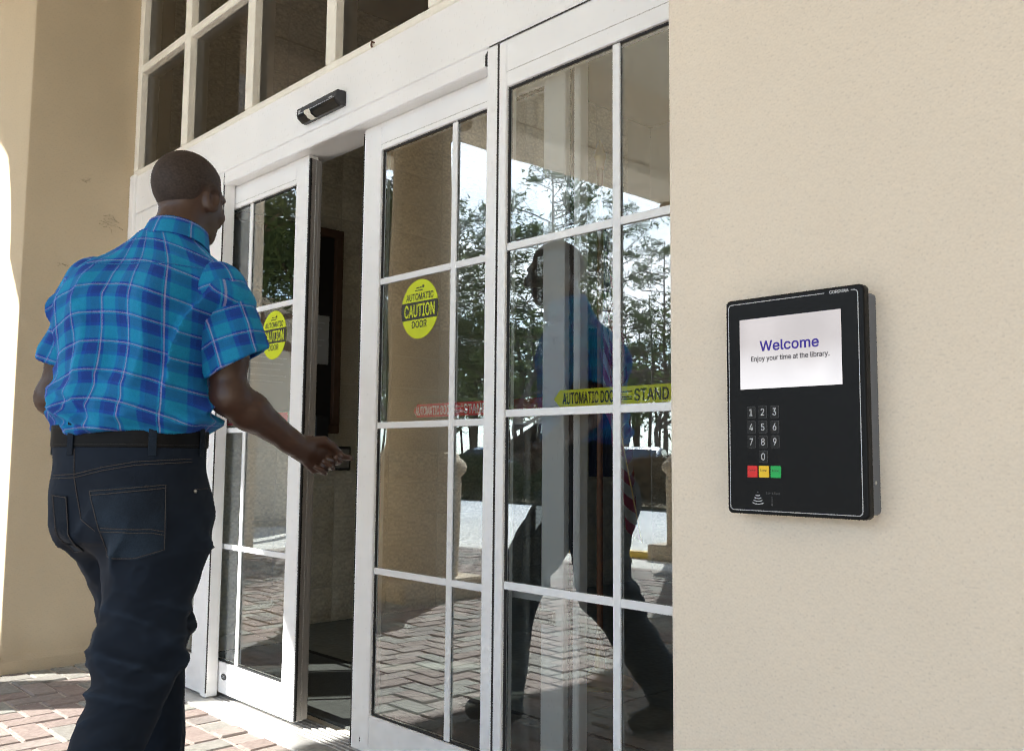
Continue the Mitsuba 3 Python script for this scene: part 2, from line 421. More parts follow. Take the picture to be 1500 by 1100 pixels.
def frame_parts(key, x0, x1, y0, y1, z0, z1, gx0, gx1, gz0, gz1, name="stile"):
    c = 0.0025
    add(f"{key}__{name}", bx(x0, gx0, y0, y1, z0, z1, c), "white_aluminium")
    add(f"{key}__{name}", bx(gx1, x1, y0, y1, z0, z1, c), "white_aluminium")
    add(f"{key}__rail", bx(gx0 + 0.0006, gx1 - 0.0006, y0 + 0.0012, y1, gz1, z1, 0.0015), "white_aluminium")
    add(f"{key}__rail", bx(gx0 + 0.0006, gx1 - 0.0006, y0 + 0.0012, y1, z0, gz0, 0.0015), "white_aluminium")
    w = 0.006                                # black glazing gasket, set back in the frame
    yg = y0 + 0.010
    add(f"{key}__gasket", cat(bx(gx0, gx0 + w, yg, yg + 0.012, gz0, gz1, 0), bx(gx1 - w, gx1, yg, yg + 0.012, gz0, gz1, 0),
                              bx(gx0 + w, gx1 - w, yg, yg + 0.012, gz1 - w, gz1, 0), bx(gx0 + w, gx1 - w, yg, yg + 0.012, gz0, gz0 + w, 0)), "rubber")


def glazing_bead(key, gx0, gx1, z, y):
    add(f"{key}__joint_line", bx(gx0, gx1, y - 0.0006, y + 0.0008, z, z + 0.0016, 0), "grey_metal")


S_Z = [0.6205, 1.106, 1.600]
F_Z = [0.650, 1.125, 1.600]
# right slider
add_slider = {}
def slider(key, x0, x1, gx0, gx1, xm, label, lead_right):
    frame_parts(key, x0, x1, YS, YS + 0.044, 0.026, 2.163, gx0, gx1, 0.149, 2.066)
    add(key + "__glass", pane(gx0 + 0.003, gx1 - 0.003, 0.152, 2.063, YS + 0.013, 21 if lead_right else 4, 0.00022), "door_glass", smooth=True)
    muntins(key, gx0 + 0.004, gx1 - 0.004, xm, S_Z, 0.153, 2.062, YS + 0.0055)
    for z in (2.0665 + 0.018,):
        glazing_bead(key, gx0, gx1, z, YS + 0.0012)
    xs, s = (x1, 1) if lead_right else (x0, -1)
    e = lambda a, b: (xs + s * a, xs + s * b) if s > 0 else (xs + s * b, xs + s * a)
    add(key + "__weatherstrip", bx(*e(0.0004, 0.008), YS + 0.001, YS + 0.012, 0.03, 2.15, 0.002), "rubber")
    add(key + "__edge_profile", cat(bx(*e(0.0004, 0.004), YS + 0.0125, YS + 0.030, 0.03, 2.15, 0.001), bx(*e(0.0004, 0.003), YS + 0.032, YS + 0.044, 0.03, 2.15, 0.001), bx(*e(-0.03, 0.002), YS + 0.0445, YS + 0.060, 0.03, 2.15, 0.001)), "grey_metal")
    xt, s = (x0, -1) if lead_right else (x1, 1)
    e = lambda a, b: (xt + s * a, xt + s * b) if s > 0 else (xt + s * b, xt + s * a)
    n = 130
    zz = np.linspace(0.05, 2.15, n)
    brush = tube(np.stack([np.full(n, sum(e(0.004, 0.024)) / 2), np.full(n, YS + 0.02), zz], 1), 0.009 + 0.002 * rng.random(n), 6)
    add(key + "__brush_strip", brush, "rubber")
    add(key + "__brush_holder", bx(*e(0.026, 0.05), YS + 0.006, YS + 0.044, 0.03, 2.15, 0.004), "white_aluminium")
    tag(key, label, "sliding door")


slider("sliding_door", -2.706, -1.722, -2.603, -1.806, -2.208, "right sliding door leaf with the round yellow caution sticker fully in view", False)
slider("sliding_door_001", -4.075, -3.085, -3.972, -3.176, -3.548, "left sliding door leaf behind the walking man's reaching arm", True)
# hook lock on the right leaf's trailing stile
add("sliding_door__lock", cat(bx(-1.802, -1.748, YS - 0.010, YS - 0.0002, 0.555, 0.592, 0.004), lathe([(0, -0.012), (0.012, -0.012), (0.012, 0.0), (0, 0.0)], [0, 0, 0], 20).apply_transform(trimesh.transformations.rotation_matrix(np.pi / 2, [1, 0, 0])).apply_translation([-1.775, YS - 0.012, 0.573])), "grey_metal")


def fixed(key, x0, x1, gx0, gx1, xm, seed, label):
    frame_parts(key, x0, x1, YF, YF + 0.044, 0.02, 2.213, gx0, gx1, 0.165, 2.072)
    add(key + "__glass", pane(gx0 + 0.003, gx1 - 0.003, 0.168, 2.069, YF + 0.013, seed, 0.00028), "door_glass", smooth=True)
    muntins(key, gx0 + 0.004, gx1 - 0.004, xm, F_Z, 0.169, 2.068, YF + 0.0055)
    glazing_bead(key, gx0, gx1, 2.116, YF + 0.0012)
    tag(key, label, "glass panel")


fixed("door_side_light", -1.9365, -1.03, -1.905, -1.10, -1.4955, 33, "right fixed glass sidelight with the yellow arrow sticker, against the stucco wall")
fixed("door_side_light_001", -4.66, -3.735, -4.59, -3.83, -4.21, 51, "left fixed glass sidelight mostly hidden behind the walking man")
for key, x0, x1, lab in (("door_post", -1.988, -1.9385, "white door post between the right sliding leaf and the sidelight"), ("door_post_001", -3.733, -3.683, "white door post between the left sidelight and the left leaf")):
    add(key + "__cover", bx(x0, x1, YF - 0.003, YF + 0.052, 0.012, 2.213, 0.004), "white_aluminium")
    add(key + "__joint_line", bx(x1 - 0.001, x1 + 0.0012, YF - 0.0032, YF + 0.002, 0.03, 2.21, 0), "joint_dark")
    tag(key, lab, "post")
add("door_jamb", bx(XP + 0.001, -4.662, 1.748, 1.83, 0.01, 2.42, 0.004), "white_aluminium")
tag("door_jamb", "white jamb of the entrance against the stucco pier", "door frame")

# header box over the doors
HY = 1.7625
add("door_header__fascia", bx(-4.66, XW - 0.002, HY, 1.79, 2.2165, 2.412, 0.003), "white_aluminium")
add("door_header__cover_lip", bx(-3.733, -1.9905, HY + 0.0008, 1.79, 2.157, 2.2155, 0.004), "white_aluminium")
add("door_header__soffit_strip", bx(-3.733, -1.9905, 1.7902, 1.90, 2.166, 2.176, 0.001), "white_aluminium")
add("door_header__box", bx(-4.66, XW - 0.002, 1.7905, 1.94, 2.18, 2.41, 0), "white_aluminium")
prof = Polygon([(1.7632, 2.158), (1.7632, 2.190), (1.772, 2.207), (1.784, 2.2125), (1.7895, 2.2125), (1.7895, 2.158)])
m = trimesh.creation.extrude_polygon(prof, 0.003, engine="earcut")
v = m.vertices
add("door_header__end_cap", trimesh.Trimesh(np.stack([-1.9903 + v[:, 2], v[:, 0] - 0.006, v[:, 1]], 1), m.faces, process=False), "black_plastic")
add("door_header__joint_line", bx(-1.98, XW - 0.002, HY + 0.001, HY + 0.004, 2.2145, 2.2168, 0), "joint_dark")
tag("door_header", "white operator header box across the top of the doors", "door header")

# window band above the header
def transom():
    k = "upper_window"
    z0, z1 = 2.414, 4.06
    xs = [-4.12, -3.49, -2.862, -2.25, -1.63]
    add(k + "__sill", bx(XP + 0.001, XW - 0.002, YF, 1.86, z0, 2.443, 0.003), "cream_aluminium")
    add(k + "__head", bx(XP + 0.001, XW - 0.002, YF, 1.86, z1 - 0.05, z1 - 0.001, 0.003), "cream_aluminium")
    jl = add(k + "__mullion", bx(XP + 0.001, -4.668, YF, 1.86, 2.4435, z1 - 0.051, 0.003), "cream_aluminium")
    edges = [-4.668]
    for x in xs:
        add(k + "__mullion", bx(x - 0.032, x + 0.032, YF - 0.0015, 1.86, 2.4435, z1 - 0.051, 0.003), "cream_aluminium")
        edges += [x - 0.032, x + 0.032]
    edges += [XW - 0.05]
    add(k + "__mullion", bx(XW - 0.05, XW - 0.002, YF, 1.86, 2.4435, z1 - 0.051, 0.003), "cream_aluminium")
    for a, b in zip(edges[::2], edges[1::2]):
        for zb in (2.976, 3.50):
            add(k + "__bar", bx(a + 0.0005, b - 0.0005, YF, 1.86, zb - 0.021, zb + 0.021, 0.003), "cream_aluminium")
        for n, (za, zc) in enumerate(((2.443, 2.955), (2.997, 3.479), (3.521, z1 - 0.05))):
            add(k + "__pane", pane(a - 0.004, b + 0.004, za - 0.004, zc + 0.004, 1.798, int(abs(a) * 100) + n, 0.0001, 0.08), "window_glass", smooth=True)
    tag(k, "dark gridded window band with cream frames above the door header", "window")
transom()
# small hook on the sill
mat("rust", (0.12, 0.07, 0.05), 0.8, 0.3)
add("sill_hook", tube([[-2.58, YF + 0.004, 2.428], [-2.58, YF - 0.010, 2.428], [-2.58, YF - 0.012, 2.418], [-2.585, YF - 0.006, 2.412]], 0.004, 8), "rust")
tag("sill_hook", "tiny rusty hook in the window sill above the header", "hook")

# motion sensor on the header
sx0, sx1, sf = -3.0146, -2.745, 1.7212
pr = [(HY - 0.0002, 2.3005), (sf + 0.006, 2.300), (sf, 2.294), (sf, 2.272), (sf + 0.003, 2.262), (sf + 0.024, 2.247), (HY - 0.0002, 2.247)]
m = trimesh.creation.extrude_polygon(Polygon(pr), sx1 - sx0, engine="earcut"); v = m.vertices
add("door_sensor__housing", trimesh.Trimesh(np.stack([sx0 + v[:, 2], v[:, 0], v[:, 1]], 1), m.faces, process=True), "black_plastic", smooth=25)
pr = [(sf - 0.0012, 2.2735), (sf - 0.0012, 2.271), (sf + 0.0015, 2.2605), (sf + 0.0235, 2.2455), (sf + 0.0255, 2.247), (sf + 0.004, 2.2625), (sf + 0.002, 2.2735)]
m = trimesh.creation.extrude_polygon(Polygon(pr), sx1 - sx0 - 0.024, engine="earcut"); v = m.vertices
add("door_sensor__lens", trimesh.Trimesh(np.stack([sx0 + 0.012 + v[:, 2], v[:, 0], v[:, 1]], 1), m.faces, process=True), "black_gloss", smooth=25)
mat("print_grey", (0.55, 0.56, 0.58), 0.6, 0.3)
add("door_sensor__rim_line", bx(sx0 + 0.012, sx1 - 0.012, sf - 0.0018, sf - 0.001, 2.2736, 2.2748, 0), "print_grey")
for i, (w, zz) in enumerate(((0.022, 2.2855), (0.018, 2.281), (0.02, 2.2765))):
    add("door_sensor__print", bx(sx0 + 0.008, sx0 + 0.008 + w, sf - 0.0006, sf + 0.001, zz, zz + 0.0018, 0), "print_grey")
add("door_sensor__print", bx(sx1 - 0.05, sx1 - 0.026, sf - 0.0006, sf + 0.001, 2.279, 2.2815, 0), "print_grey")
mat("crumpled_tape", (0.72, 0.68, 0.60), 0.6, 0.3)
g = np.random.default_rng(5)
n1, n2 = 9, 12
path = np.array([(sf - 0.002, 2.277), (sf - 0.0035, 2.268), (sf - 0.001, 2.259), (sf + 0.010, 2.250), (sf + 0.018, 2.2455), (sf + 0.024, 2.2440)])
tt = np.linspace(0, 1, n2); py = np.interp(tt, np.linspace(0, 1, 6), path[:, 0]); pz = np.interp(tt, np.linspace(0, 1, 6), path[:, 1])
vv = np.array([[-2.957 + 0.036 * i / (n1 - 1) + 0.012 * tt[j] + 0.002 * g.standard_normal(), py[j] - 0.0018 * abs(g.standard_normal()), pz[j] - 0.001 * abs(g.standard_normal())] for j in range(n2) for i in range(n1)])
ff = [[j * n1 + i, j * n1 + i + 1, (j + 1) * n1 + i + 1] for j in range(n2 - 1) for i in range(n1 - 1)] + [[j * n1 + i, (j + 1) * n1 + i + 1, (j + 1) * n1 + i] for j in range(n2 - 1) for i in range(n1 - 1)]
add("door_sensor__tape", trimesh.Trimesh(vv, ff, process=False), "crumpled_tape")
labels["door_sensor__tape"] = {"label": "crumpled whitish tape patch over the sensor lens"}
tag("door_sensor", "small black motion sensor with a whitish tape patch on the header", "motion sensor")

# threshold: ribbed aluminium sill and grate
add("door_threshold__plate", bx(XP + 0.001, XW - 0.002, 1.692, 1.80, -0.05, 0.008, 0.003), "grey_threshold" if False else "white_aluminium")
mat("alu_mill", grain((0.62, 0.61, 0.59), 160, 0.12, 9, 0.1), 0.42, 0.5, metallic=0.55)
scene["door_threshold__plate"]["bsdf"] = {"type": "ref", "id": "alu_mill"}
for k in range(6):
    y = 1.802 + k * 0.022
    add("door_threshold__rib", bx(XP + 0.002, XW - 0.003, y + 0.006, y + 0.018, -0.02, 0.006, 0.002), "alu_mill")
add("door_threshold__channel", bx(XP + 0.001, XW - 0.002, 1.8005, 1.95, -0.05, -0.012, 0), "rubber")
tag("door_threshold", "ribbed aluminium threshold under the sliding doors", "threshold")

# stickers on the glass
mat("sticker_yellow", (0.58, 0.66, 0.012), 0.45, 0.4)
mat("sticker_yellow_dull", (0.85, 0.85, 0.04), 0.5, 0.4)
mat("sticker_red", (0.75, 0.05, 0.08), 0.5, 0.4)
mat("sticker_black", (0.03, 0.03, 0.025), 0.5, 0.4)
mat("sticker_white", (0.88, 0.84, 0.84), 0.5, 0.4)


def caution(door, cx, cz, y):
    k = door + "__caution_sticker"
    r = 0.098
    disc = Point(cx, cz).buffer(r, 48)
    k = add(k, face_poly(disc, y, 0.0006), "sticker_yellow")
    labels[k] = {"label": "round yellow caution sticker"}
    band = disc.intersection(sbox(cx - 1, cz - 0.034, cx + 1, cz + 0.025)).buffer(-0.0003)
    add(k + "__band", face_poly(band, y - 0.0007, 0.0004), "sticker_black")
    def word(t, h, z, w, b, y_, m): add(k + "__lettering", face_text(t, h, cx - w / 2, y_, z, b, 0.0004, fit=w), m)
    word("AUTOMATIC", 0.021, cz + 0.031, 0.144, True, y - 0.0007, "sticker_black")
    word("CAUTION", 0.040, cz - 0.0245, 0.160, True, y - 0.0012, "sticker_yellow")
    word("DOOR", 0.022, cz - 0.061, 0.078, True, y - 0.0007, "sticker_black")
    for dz, w in ((0.069, 0.030), (0.060, 0.042)):
        add(k + "__print", bx(cx - w / 2 - 0.004, cx + w / 2 - 0.004, y - 0.0011, y - 0.0007, cz + dz, cz + dz + 0.0035, 0), "sticker_black")
    add(k + "__print", face_poly(Point(cx + 0.018, cz + 0.073).buffer(0.005, 4), y - 0.0007, 0.0004), "sticker_black")


YGS = YS + 0.0165
caution("sliding_door", -2.384, 1.483, YS + 0.0124)
caution("sliding_door_001", -3.336, 1.483, YS + 0.0124)


def arrow(door, x0, zc, h, length, y, plate, ink, gapx):
    k = door + "__arrow_sticker"
    p = Polygon([(x0, zc), (x0 + h * 0.5, zc + h / 2), (x0 + length, zc + h / 2), (x0 + length, zc - h / 2), (x0 + h * 0.5, zc - h / 2)])
    k = add(k, face_poly(p, y, 0.0006), plate)
    labels[k] = {"label": "red arrow strip sticker with white lettering" if ink != "sticker_black" else "yellow arrow strip sticker with black lettering"}
    a = x0 + gapx[0]
    add(k + "__lettering", face_text("AUTOMATIC DOOR", h * 0.62, a, y - 0.0007, zc - h * 0.31, True, 0.0004, fit=gapx[1]), ink)
    b = a + gapx[1] + 0.008
    for dz in (0.16, -0.12, -0.24):
        add(k + "__print", bx(b, b + gapx[2] - 0.014, y - 0.0011, y - 0.0007, zc + dz * h, zc + (dz + 0.07) * h, 0), ink)
    add(k + "__lettering", face_text("STAND CLEAR", h * 0.62, a + gapx[1] + gapx[2], y - 0.0007, zc - h * 0.31, True, 0.0004, fit=gapx[3]), ink)


YGF = YF + 0.0165
arrow("door_side_light", -1.722, 1.158, 0.046, 0.62, YGF, "sticker_yellow_dull", "sticker_black", (0.033, 0.190, 0.053, 0.215))
arrow("sliding_door", -2.412, 1.149, 0.043, 0.60, YGS, "sticker_red", "sticker_white", (0.012, 0.185, 0.058, 0.205))
arrow("sliding_door_001", -3.775, 1.149, 0.043, 0.56, YGS, "sticker_red", "sticker_white", (0.012, 0.185, 0.058, 0.205))
# small oval plate and a scratch on the left leaf's bottom rail
ov = Point(0, 0).buffer(1, 24)
ov = shapely.affinity.translate(shapely.affinity.scale(ov, 0.022, 0.013), -3.640, 0.094)
mat("label_black", (0.03, 0.03, 0.03), 0.4, 0.5)
add("sliding_door_001__maker_plate", face_poly(ov, YS + 0.0014, 0.0014), "label_black")
labels["sliding_door_001__maker_plate"] = {"label": "small oval black label on the bottom rail"}
for dz in (0.003, -0.003):
    add("sliding_door_001__maker_plate__print", bx(-3.650, -3.630, YS - 0.0006, YS, 0.094 + dz - 0.001, 0.094 + dz + 0.001, 0), "print_grey")
add("sliding_door__keyhole", bx(-2.655, -2.651, YS - 0.0005, YS + 0.001, 0.055, 0.07, 0), "joint_dark")
# ------------------------------------------------------------------ vestibule
XB = -4.93                               # block wall's face
mat("block_rough", grain((0.68, 0.63, 0.51), 70, 0.3, 4, 0.12), 0.9, 0.2)
mat("block_smooth", grain((0.58, 0.52, 0.41), 120, 0.2, 4, 0.12), 0.85, 0.2)
mat("mortar", (0.62, 0.58, 0.49), 0.9, 0.1)
mat("floor_tile", grain((0.20, 0.215, 0.195), 60, 0.15, 2, 0.1), 0.5, 0.4)
mat("mat_carpet", grain((0.095, 0.10, 0.095), 500, 0.5, 30, 0.12), 0.98, 0.1, bump=lambda p, n, uv: mikit.noise(p.x * 400, p.y * 400, 0.0), scale=0.002)
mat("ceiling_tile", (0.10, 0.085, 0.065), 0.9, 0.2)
mat("wood_dark", grain((0.10, 0.055, 0.035), 40, 0.2), 0.5, 0.4)
mat("board_dark", (0.02, 0.018, 0.017), 0.6, 0.3)
mat("paper", (0.40, 0.40, 0.39), 0.8, 0.2)

add("interior_floor", bx(XB, XW, 1.952, 6.3, -0.1, -0.004, 0), "mortar")
tag("interior_floor", "dark green-grey tile floor of the vestibule", kind="structure")
tp = [mikit.ply(bx(-0.2985, 0.2985, -0.2985, 0.2985, -0.01, 0.0, 0.0015), "floor_tile")]
n = 0
for i in range(7):
    for j in range(6):
        x, y = XB + 0.3 + 0.6 * i, 2.95 + 0.3 + 0.6 * j - 0.35
        if x + 0.3 > XW + 0.3 or y > 6.2: continue
        scene["interior_floor__tile" if n == 0 else f"interior_floor__tile_{n:03d}"] = {**tp[0], "to_world": T().translate([x, y, float(0.001 * rng.random())])}
        n += 1
add("entrance_mat__carpet", bx(-4.5, -1.3, 1.975, 2.56, -0.004, 0.009, 0.004), "mat_carpet")
add("entrance_mat__border", cat(bx(-4.53, -4.502, 1.965, 2.60, -0.004, 0.006, 0.002), bx(-1.298, -1.27, 1.965, 2.60, -0.004, 0.006, 0.002), bx(-4.502, -1.298, 2.562, 2.60, -0.004, 0.006, 0.002)), "rubber")
tag("entrance_mat", "dark speckled entrance mat just inside the doors", "mat")

# split-face block wall on the left of the vestibule, laid in courses
add("block_wall", bx(XB - 0.20, XB - 0.002, 1.95, 6.3, 0.0, 3.9, 0), "mortar")
tag("block_wall", "tan split-face block wall inside the vestibule, with a dark notice board", "wall")


def block(L, H, rough, seed):
    nx, nz = (9, 6) if rough else (2, 2)
    yy, zz = np.meshgrid(np.linspace(-L / 2, L / 2, nx), np.linspace(-H / 2, H / 2, nz))
    e = np.minimum((L / 2 - abs(yy)) / (L / nx), (H / 2 - abs(zz)) / (H / nz)).clip(0, 1) if rough else 0 * yy
    h = e * (0.006 + 0.020 * meshkit.noise(np.stack([yy / 0.07, zz / 0.06, yy * 0], -1), seed)) if rough else e
    front = np.stack([h, yy, zz], -1).reshape(-1, 3)
    i = np.arange(nx * nz).reshape(nz, nx)
    f = np.concatenate([np.stack([i[:-1, :-1], i[:-1, 1:], i[1:, 1:]], -1).reshape(-1, 3), np.stack([i[:-1, :-1], i[1:, 1:], i[1:, :-1]], -1).reshape(-1, 3)])
    ring = np.r_[i[0, :], i[1:, -1], i[-1, -2::-1], i[-2:0:-1, 0]]
    back = front[ring].copy(); back[:, 0] = -0.016
    k = len(front); m = len(ring)
    sf = []
    for a in range(m):
        b = (a + 1) % m
        sf += [[ring[a], k + a, k + b], [ring[a], k + b, ring[b]]]
    return trimesh.Trimesh(np.vstack([front, back]), np.vstack([f, sf]), process=False)


BH, BL, J = 0.208, 0.406, 0.009
rough = [mikit.ply(block(BL - J, BH - J, True, s), "block_rough", smooth=40) for s in range(6)]
plain = [mikit.ply(block(BL - J, BH - J, False, s), "block_smooth") for s in range(1)]
n = 0
for c in range(19):
    z = BH * (c + 0.5)
    for j in range(10):
        y = 3.155 + BL / 2 + BL * (j - 3)
        if y - BL / 2 < 1.93 or y > 6.3: continue
        src = plain[0] if c in (5, 6, 7, 8) else rough[int(rng.integers(0, 6))]
        scene["block_wall__block" if n == 0 else f"block_wall__block_{n:03d}"] = {**src, "to_world": T().translate([XB, y, z])}
        n += 1
# back wall, right wall, ceiling
add("vestibule_back_wall", bx(XB, XW, 6.3, 6.5, 0.0, 3.9, 0), "mortar")
tag("vestibule_back_wall", "tan block wall at the back of the vestibule behind the flag", "wall")
n = 0
for c in range(12):
    for j in range(9):
        x = XB + BL * (j + 0.5)
        src = rough[int(rng.integers(0, 6))]
        scene["vestibule_back_wall__block" if n == 0 else f"vestibule_back_wall__block_{n:03d}"] = {**src, "to_world": T().translate([x, 6.3, BH * (c + 0.5)]).rotate([0, 0, 1], -90)}
        n += 1
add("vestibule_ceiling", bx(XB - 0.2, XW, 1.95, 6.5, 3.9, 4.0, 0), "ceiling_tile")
tag("vestibule_ceiling", "plain ceiling of the vestibule", kind="structure")
# soffit panel at header height inside (bulkhead behind the operator)
# notice board with papers, card reader box, push plate
def on_block(y0, y1, z0, z1, x0, x1, c=0.003):
    return bx(XB + x0, XB + x1, y0, y1, z0, z1, c)
NB = (2.16, 3.13, 1.14, 2.40)
add("notice_board__frame", cat(on_block(NB[0], NB[1], NB[3] - 0.05, NB[3], 0.026, 0.075), on_block(NB[0], NB[1], NB[2], NB[2] + 0.05, 0.026, 0.075), on_block(NB[0], NB[0] + 0.05, NB[2] + 0.051, NB[3] - 0.051, 0.026, 0.075), on_block(NB[1] - 0.05, NB[1], NB[2] + 0.051, NB[3] - 0.051, 0.026, 0.075)), "wood_dark")
add("notice_board__panel", on_block(NB[0] + 0.05, NB[1] - 0.05, NB[2] + 0.05, NB[3] - 0.05, 0.026, 0.045, 0), "board_dark")
tag("notice_board", "tall dark wooden notice board on the block wall inside", "notice board")
for k, (y0, y1, z0, z1, lab) in enumerate(((2.90, 3.055, 1.56, 1.86, "grey paper sheet pinned on the notice board, seen through the open doorway"), (2.42, 2.80, 1.20, 1.62, "large grey paper sheet low on the notice board, behind the left leaf's glass"))):
    key = "paper_sheet" if k == 0 else f"paper_sheet_{k:03d}"
    add(key, on_block(y0, y1, z0, z1, 0.046, 0.0475, 0), "paper")
    for q in range(5):
        zz = z1 - 0.05 - q * 0.035
        add(key + "__print", on_block(y0 + 0.02, y1 - 0.03 - 0.02 * (q % 3), zz, zz + 0.006, 0.0476, 0.048, 0), "print_grey")
    tag(key, lab, "paper")
add("card_reader__case", on_block(2.93, 3.03, 1.08, 1.245, 0.076, 0.12, 0.01), "black_plastic")
add("card_reader__bracket", on_block(2.94, 3.02, 1.04, 1.10, 0.02, 0.0755, 0.004), "black_plastic")
tag("card_reader", "small black box below the notice board inside the doorway", "box")
add("push_plate__frame", on_block(3.075, 3.245, 0.915, 1.062, 0.012, 0.040, 0.006), "black_plastic")
add("push_plate__plate", on_block(3.092, 3.228, 0.93, 1.047, 0.0402, 0.046, 0.004), "steel")
add("push_plate__print", on_block(3.13, 3.19, 0.985, 0.993, 0.0461, 0.0466, 0), "joint_dark")
tag("push_plate", "square steel door push plate on the block wall beside the man's hand", "push plate")

# ------------------------------------------------------------------ flag on its pole inside
mat("pole_wood", grain((0.28, 0.11, 0.045), 60, 0.2), 0.35, 0.5)
mat("brass", (0.70, 0.52, 0.20), 0.3, 0.5, metallic=0.9)
FX, FY = -2.80, 3.20
add("flag_stand__pole", tube([[FX, FY, 0.05], [FX, FY, 1.2], [FX, FY, 2.35]], 0.014, 12), "pole_wood")
add("flag_stand__base", lathe([(0, 0), (0.15, 0), (0.15, 0.02), (0.06, 0.045), (0.025, 0.07), (0.022, 0.16), (0, 0.16)], [FX, FY, 0.0], 32), "brass", smooth=30)
add("flag_stand__finial", lathe([(0, 0), (0.02, 0.0), (0.02, 0.03), (0.03, 0.06), (0.012, 0.12), (0, 0.15)], [FX, FY, 2.35], 20), "brass", smooth=30)


def flag_color(p, n, uv):
    s = dr.floor(uv.y * 13)
    red = (s - 2 * dr.floor(s / 2)) < 0.5
    col = dr.select(red, C3(0.42, 0.02, 0.05), C3(0.62, 0.58, 0.55))
    canton = (uv.x < 0.42) & (uv.y < 7 / 13)
    gx, gy = uv.x / 0.42 * 6, uv.y / (7 / 13) * 5
    fx, fy = gx - dr.floor(gx) - 0.5, gy - dr.floor(gy) - 0.5
    star = (fx * fx + fy * fy) < 0.06
    return dr.select(canton, dr.select(star, C3(0.6, 0.6, 0.6), C3(0.045, 0.04, 0.13)), col)


mat("flag_cloth", mikit.proc(flag_color), 0.9, 0.2, bump=lambda p, n, uv: mikit.noise(p.x * 900, p.y * 900, p.z * 900), scale=0.0003)
# a flag hanging from its hoist: u along the fly falls steeply, folds gathered towards the pole
nu, nv = 60, 30
uu, vv = np.meshgrid(np.linspace(0, 1, nu), np.linspace(0, 1, nv))
H0, L0 = 0.92, 1.35
z = 2.16 - vv * H0 - uu * (L0 * 0.45 + 0.12 * (1 - vv))
xo = 0.02 + uu * 0.19 * (0.55 + 0.45 * vv) + 0.018 * np.sin(uu * 17 + vv * 2) * uu
yo = -0.03 * np.sin(uu * 21 + vv * 1.5) * (0.3 + uu) - 0.06 * uu
P = np.stack([FX + xo * 0.72, FY + yo + xo * 0.69, z], -1).reshape(-1, 3)
i = np.arange(nu * nv).reshape(nv, nu)
f = np.concatenate([np.stack([i[:-1, :-1], i[:-1, 1:], i[1:, 1:]], -1).reshape(-1, 3), np.stack([i[:-1, :-1], i[1:, 1:], i[1:, :-1]], -1).reshape(-1, 3)])
add("flag_stand__flag", trimesh.Trimesh(P, f, process=False), "flag_cloth", smooth=True, uv=np.stack([uu.ravel(), vv.ravel()], 1))
fr = np.stack([P.reshape(nv, nu, 3)[:, -1], P.reshape(nv, nu, 3)[:, -1] + np.array([0.006, 0.004, -0.012])], 1).reshape(-1, 3)
add("flag_stand__fringe", trimesh.Trimesh(fr, [[2 * a, 2 * a + 1, 2 * a + 3] for a in range(nv - 1)] + [[2 * a, 2 * a + 3, 2 * a + 2] for a in range(nv - 1)], process=False), "brass")
tag("flag_stand", "draped striped national flag on a wooden pole inside the vestibule", "flag")
mat("navy_cloth", (0.012, 0.014, 0.035), 0.95, 0.1)
nb = 16
ww = np.linspace(0, 1, nb)
V = np.array([[-4.26 + 0.20 * a * 0.75, 4.75 + 0.02 * np.sin(a * 15) + 0.2 * a * 0.6, zz] for zz in (1.9, 0.88) for a in ww])
add("dark_banner__cloth", trimesh.Trimesh(V, [[a, a + 1, nb + a + 1] for a in range(nb - 1)] + [[a, nb + a + 1, nb + a] for a in range(nb - 1)], process=False), "navy_cloth")
add("dark_banner__pole", tube([[-4.28, 4.74, 0.02], [-4.28, 4.74, 2.0]], 0.012, 8), "pole_wood")
tag("dark_banner", "dark navy banner standing left of the striped flag", "banner")
# ------------------------------------------------------------------ entry terminal on the stucco wall
TX0, TX1, TZ0, TZ1, TY = -0.8735, -0.632, 0.9135, 1.2655, 1.3175


def rrect(x0, x1, z0, z1, r):
    return sbox(x0 + r, z0 + r, x1 - r, z1 - r).buffer(r, 10)


def slab(poly, y0, y1, c):
    """A plate in the x-z plane from y0 (front) to y1 with its front edge rounded by c."""
    layers = []
    for t in np.linspace(0, 1, 5):
        a = t * np.pi / 2
        layers.append((poly.buffer(-c * (1 - np.sin(a)), 10), y0 + c * (1 - np.cos(a))))
    layers.append((poly, y1))
    pts = np.vstack([np.array([[x, y, z] for x, z in p.exterior.coords]) for p, y in layers])
    return hull(pts)


mat("terminal_black", (0.0045, 0.0052, 0.0065), 0.38, 0.16)
mat("terminal_side", (0.105, 0.120, 0.148), 0.45, 0.5)
mat("line_silver", (0.50, 0.51, 0.53), 0.4, 0.5)
mat("key_dark", (0.010, 0.011, 0.012), 0.55, 0.3)
mat("key_edge", (0.085, 0.088, 0.092), 0.5, 0.4)
mat("key_red", (0.62, 0.02, 0.02), 0.45, 0.4)
mat("key_yellow", (0.72, 0.48, 0.02), 0.45, 0.4)
mat("key_green", (0.01, 0.36, 0.08), 0.45, 0.4)
mat("ink_violet", (0.035, 0.02, 0.28), 0.5, 0.3)
mat("ink_dark", (0.03, 0.03, 0.035), 0.5, 0.3)
scene["screen_face"] = {"type": "principled", "base_color": rgb(0.04, 0.04, 0.04), "roughness": 0.22, "specular": 0.7}
K = "entry_terminal"
add(K + "__front_panel", slab(rrect(TX0, TX1, TZ0, TZ1, 0.009), TY, TY + 0.016, 0.0035), "terminal_black", smooth=35)
add(K + "__case", slab(rrect(TX0 + 0.006, TX1 - 0.0015, TZ0 + 0.006, TZ1 - 0.010, 0.008), TY + 0.0162, YW + 0.001, 0.0015), "terminal_side", smooth=35)
labels[K + "__case"] = {"label": "slate grey back case of the terminal"}
o = rrect(TX0 + 0.0055, TX1 - 0.0085, TZ0 + 0.0055, TZ1 - 0.0075, 0.007)
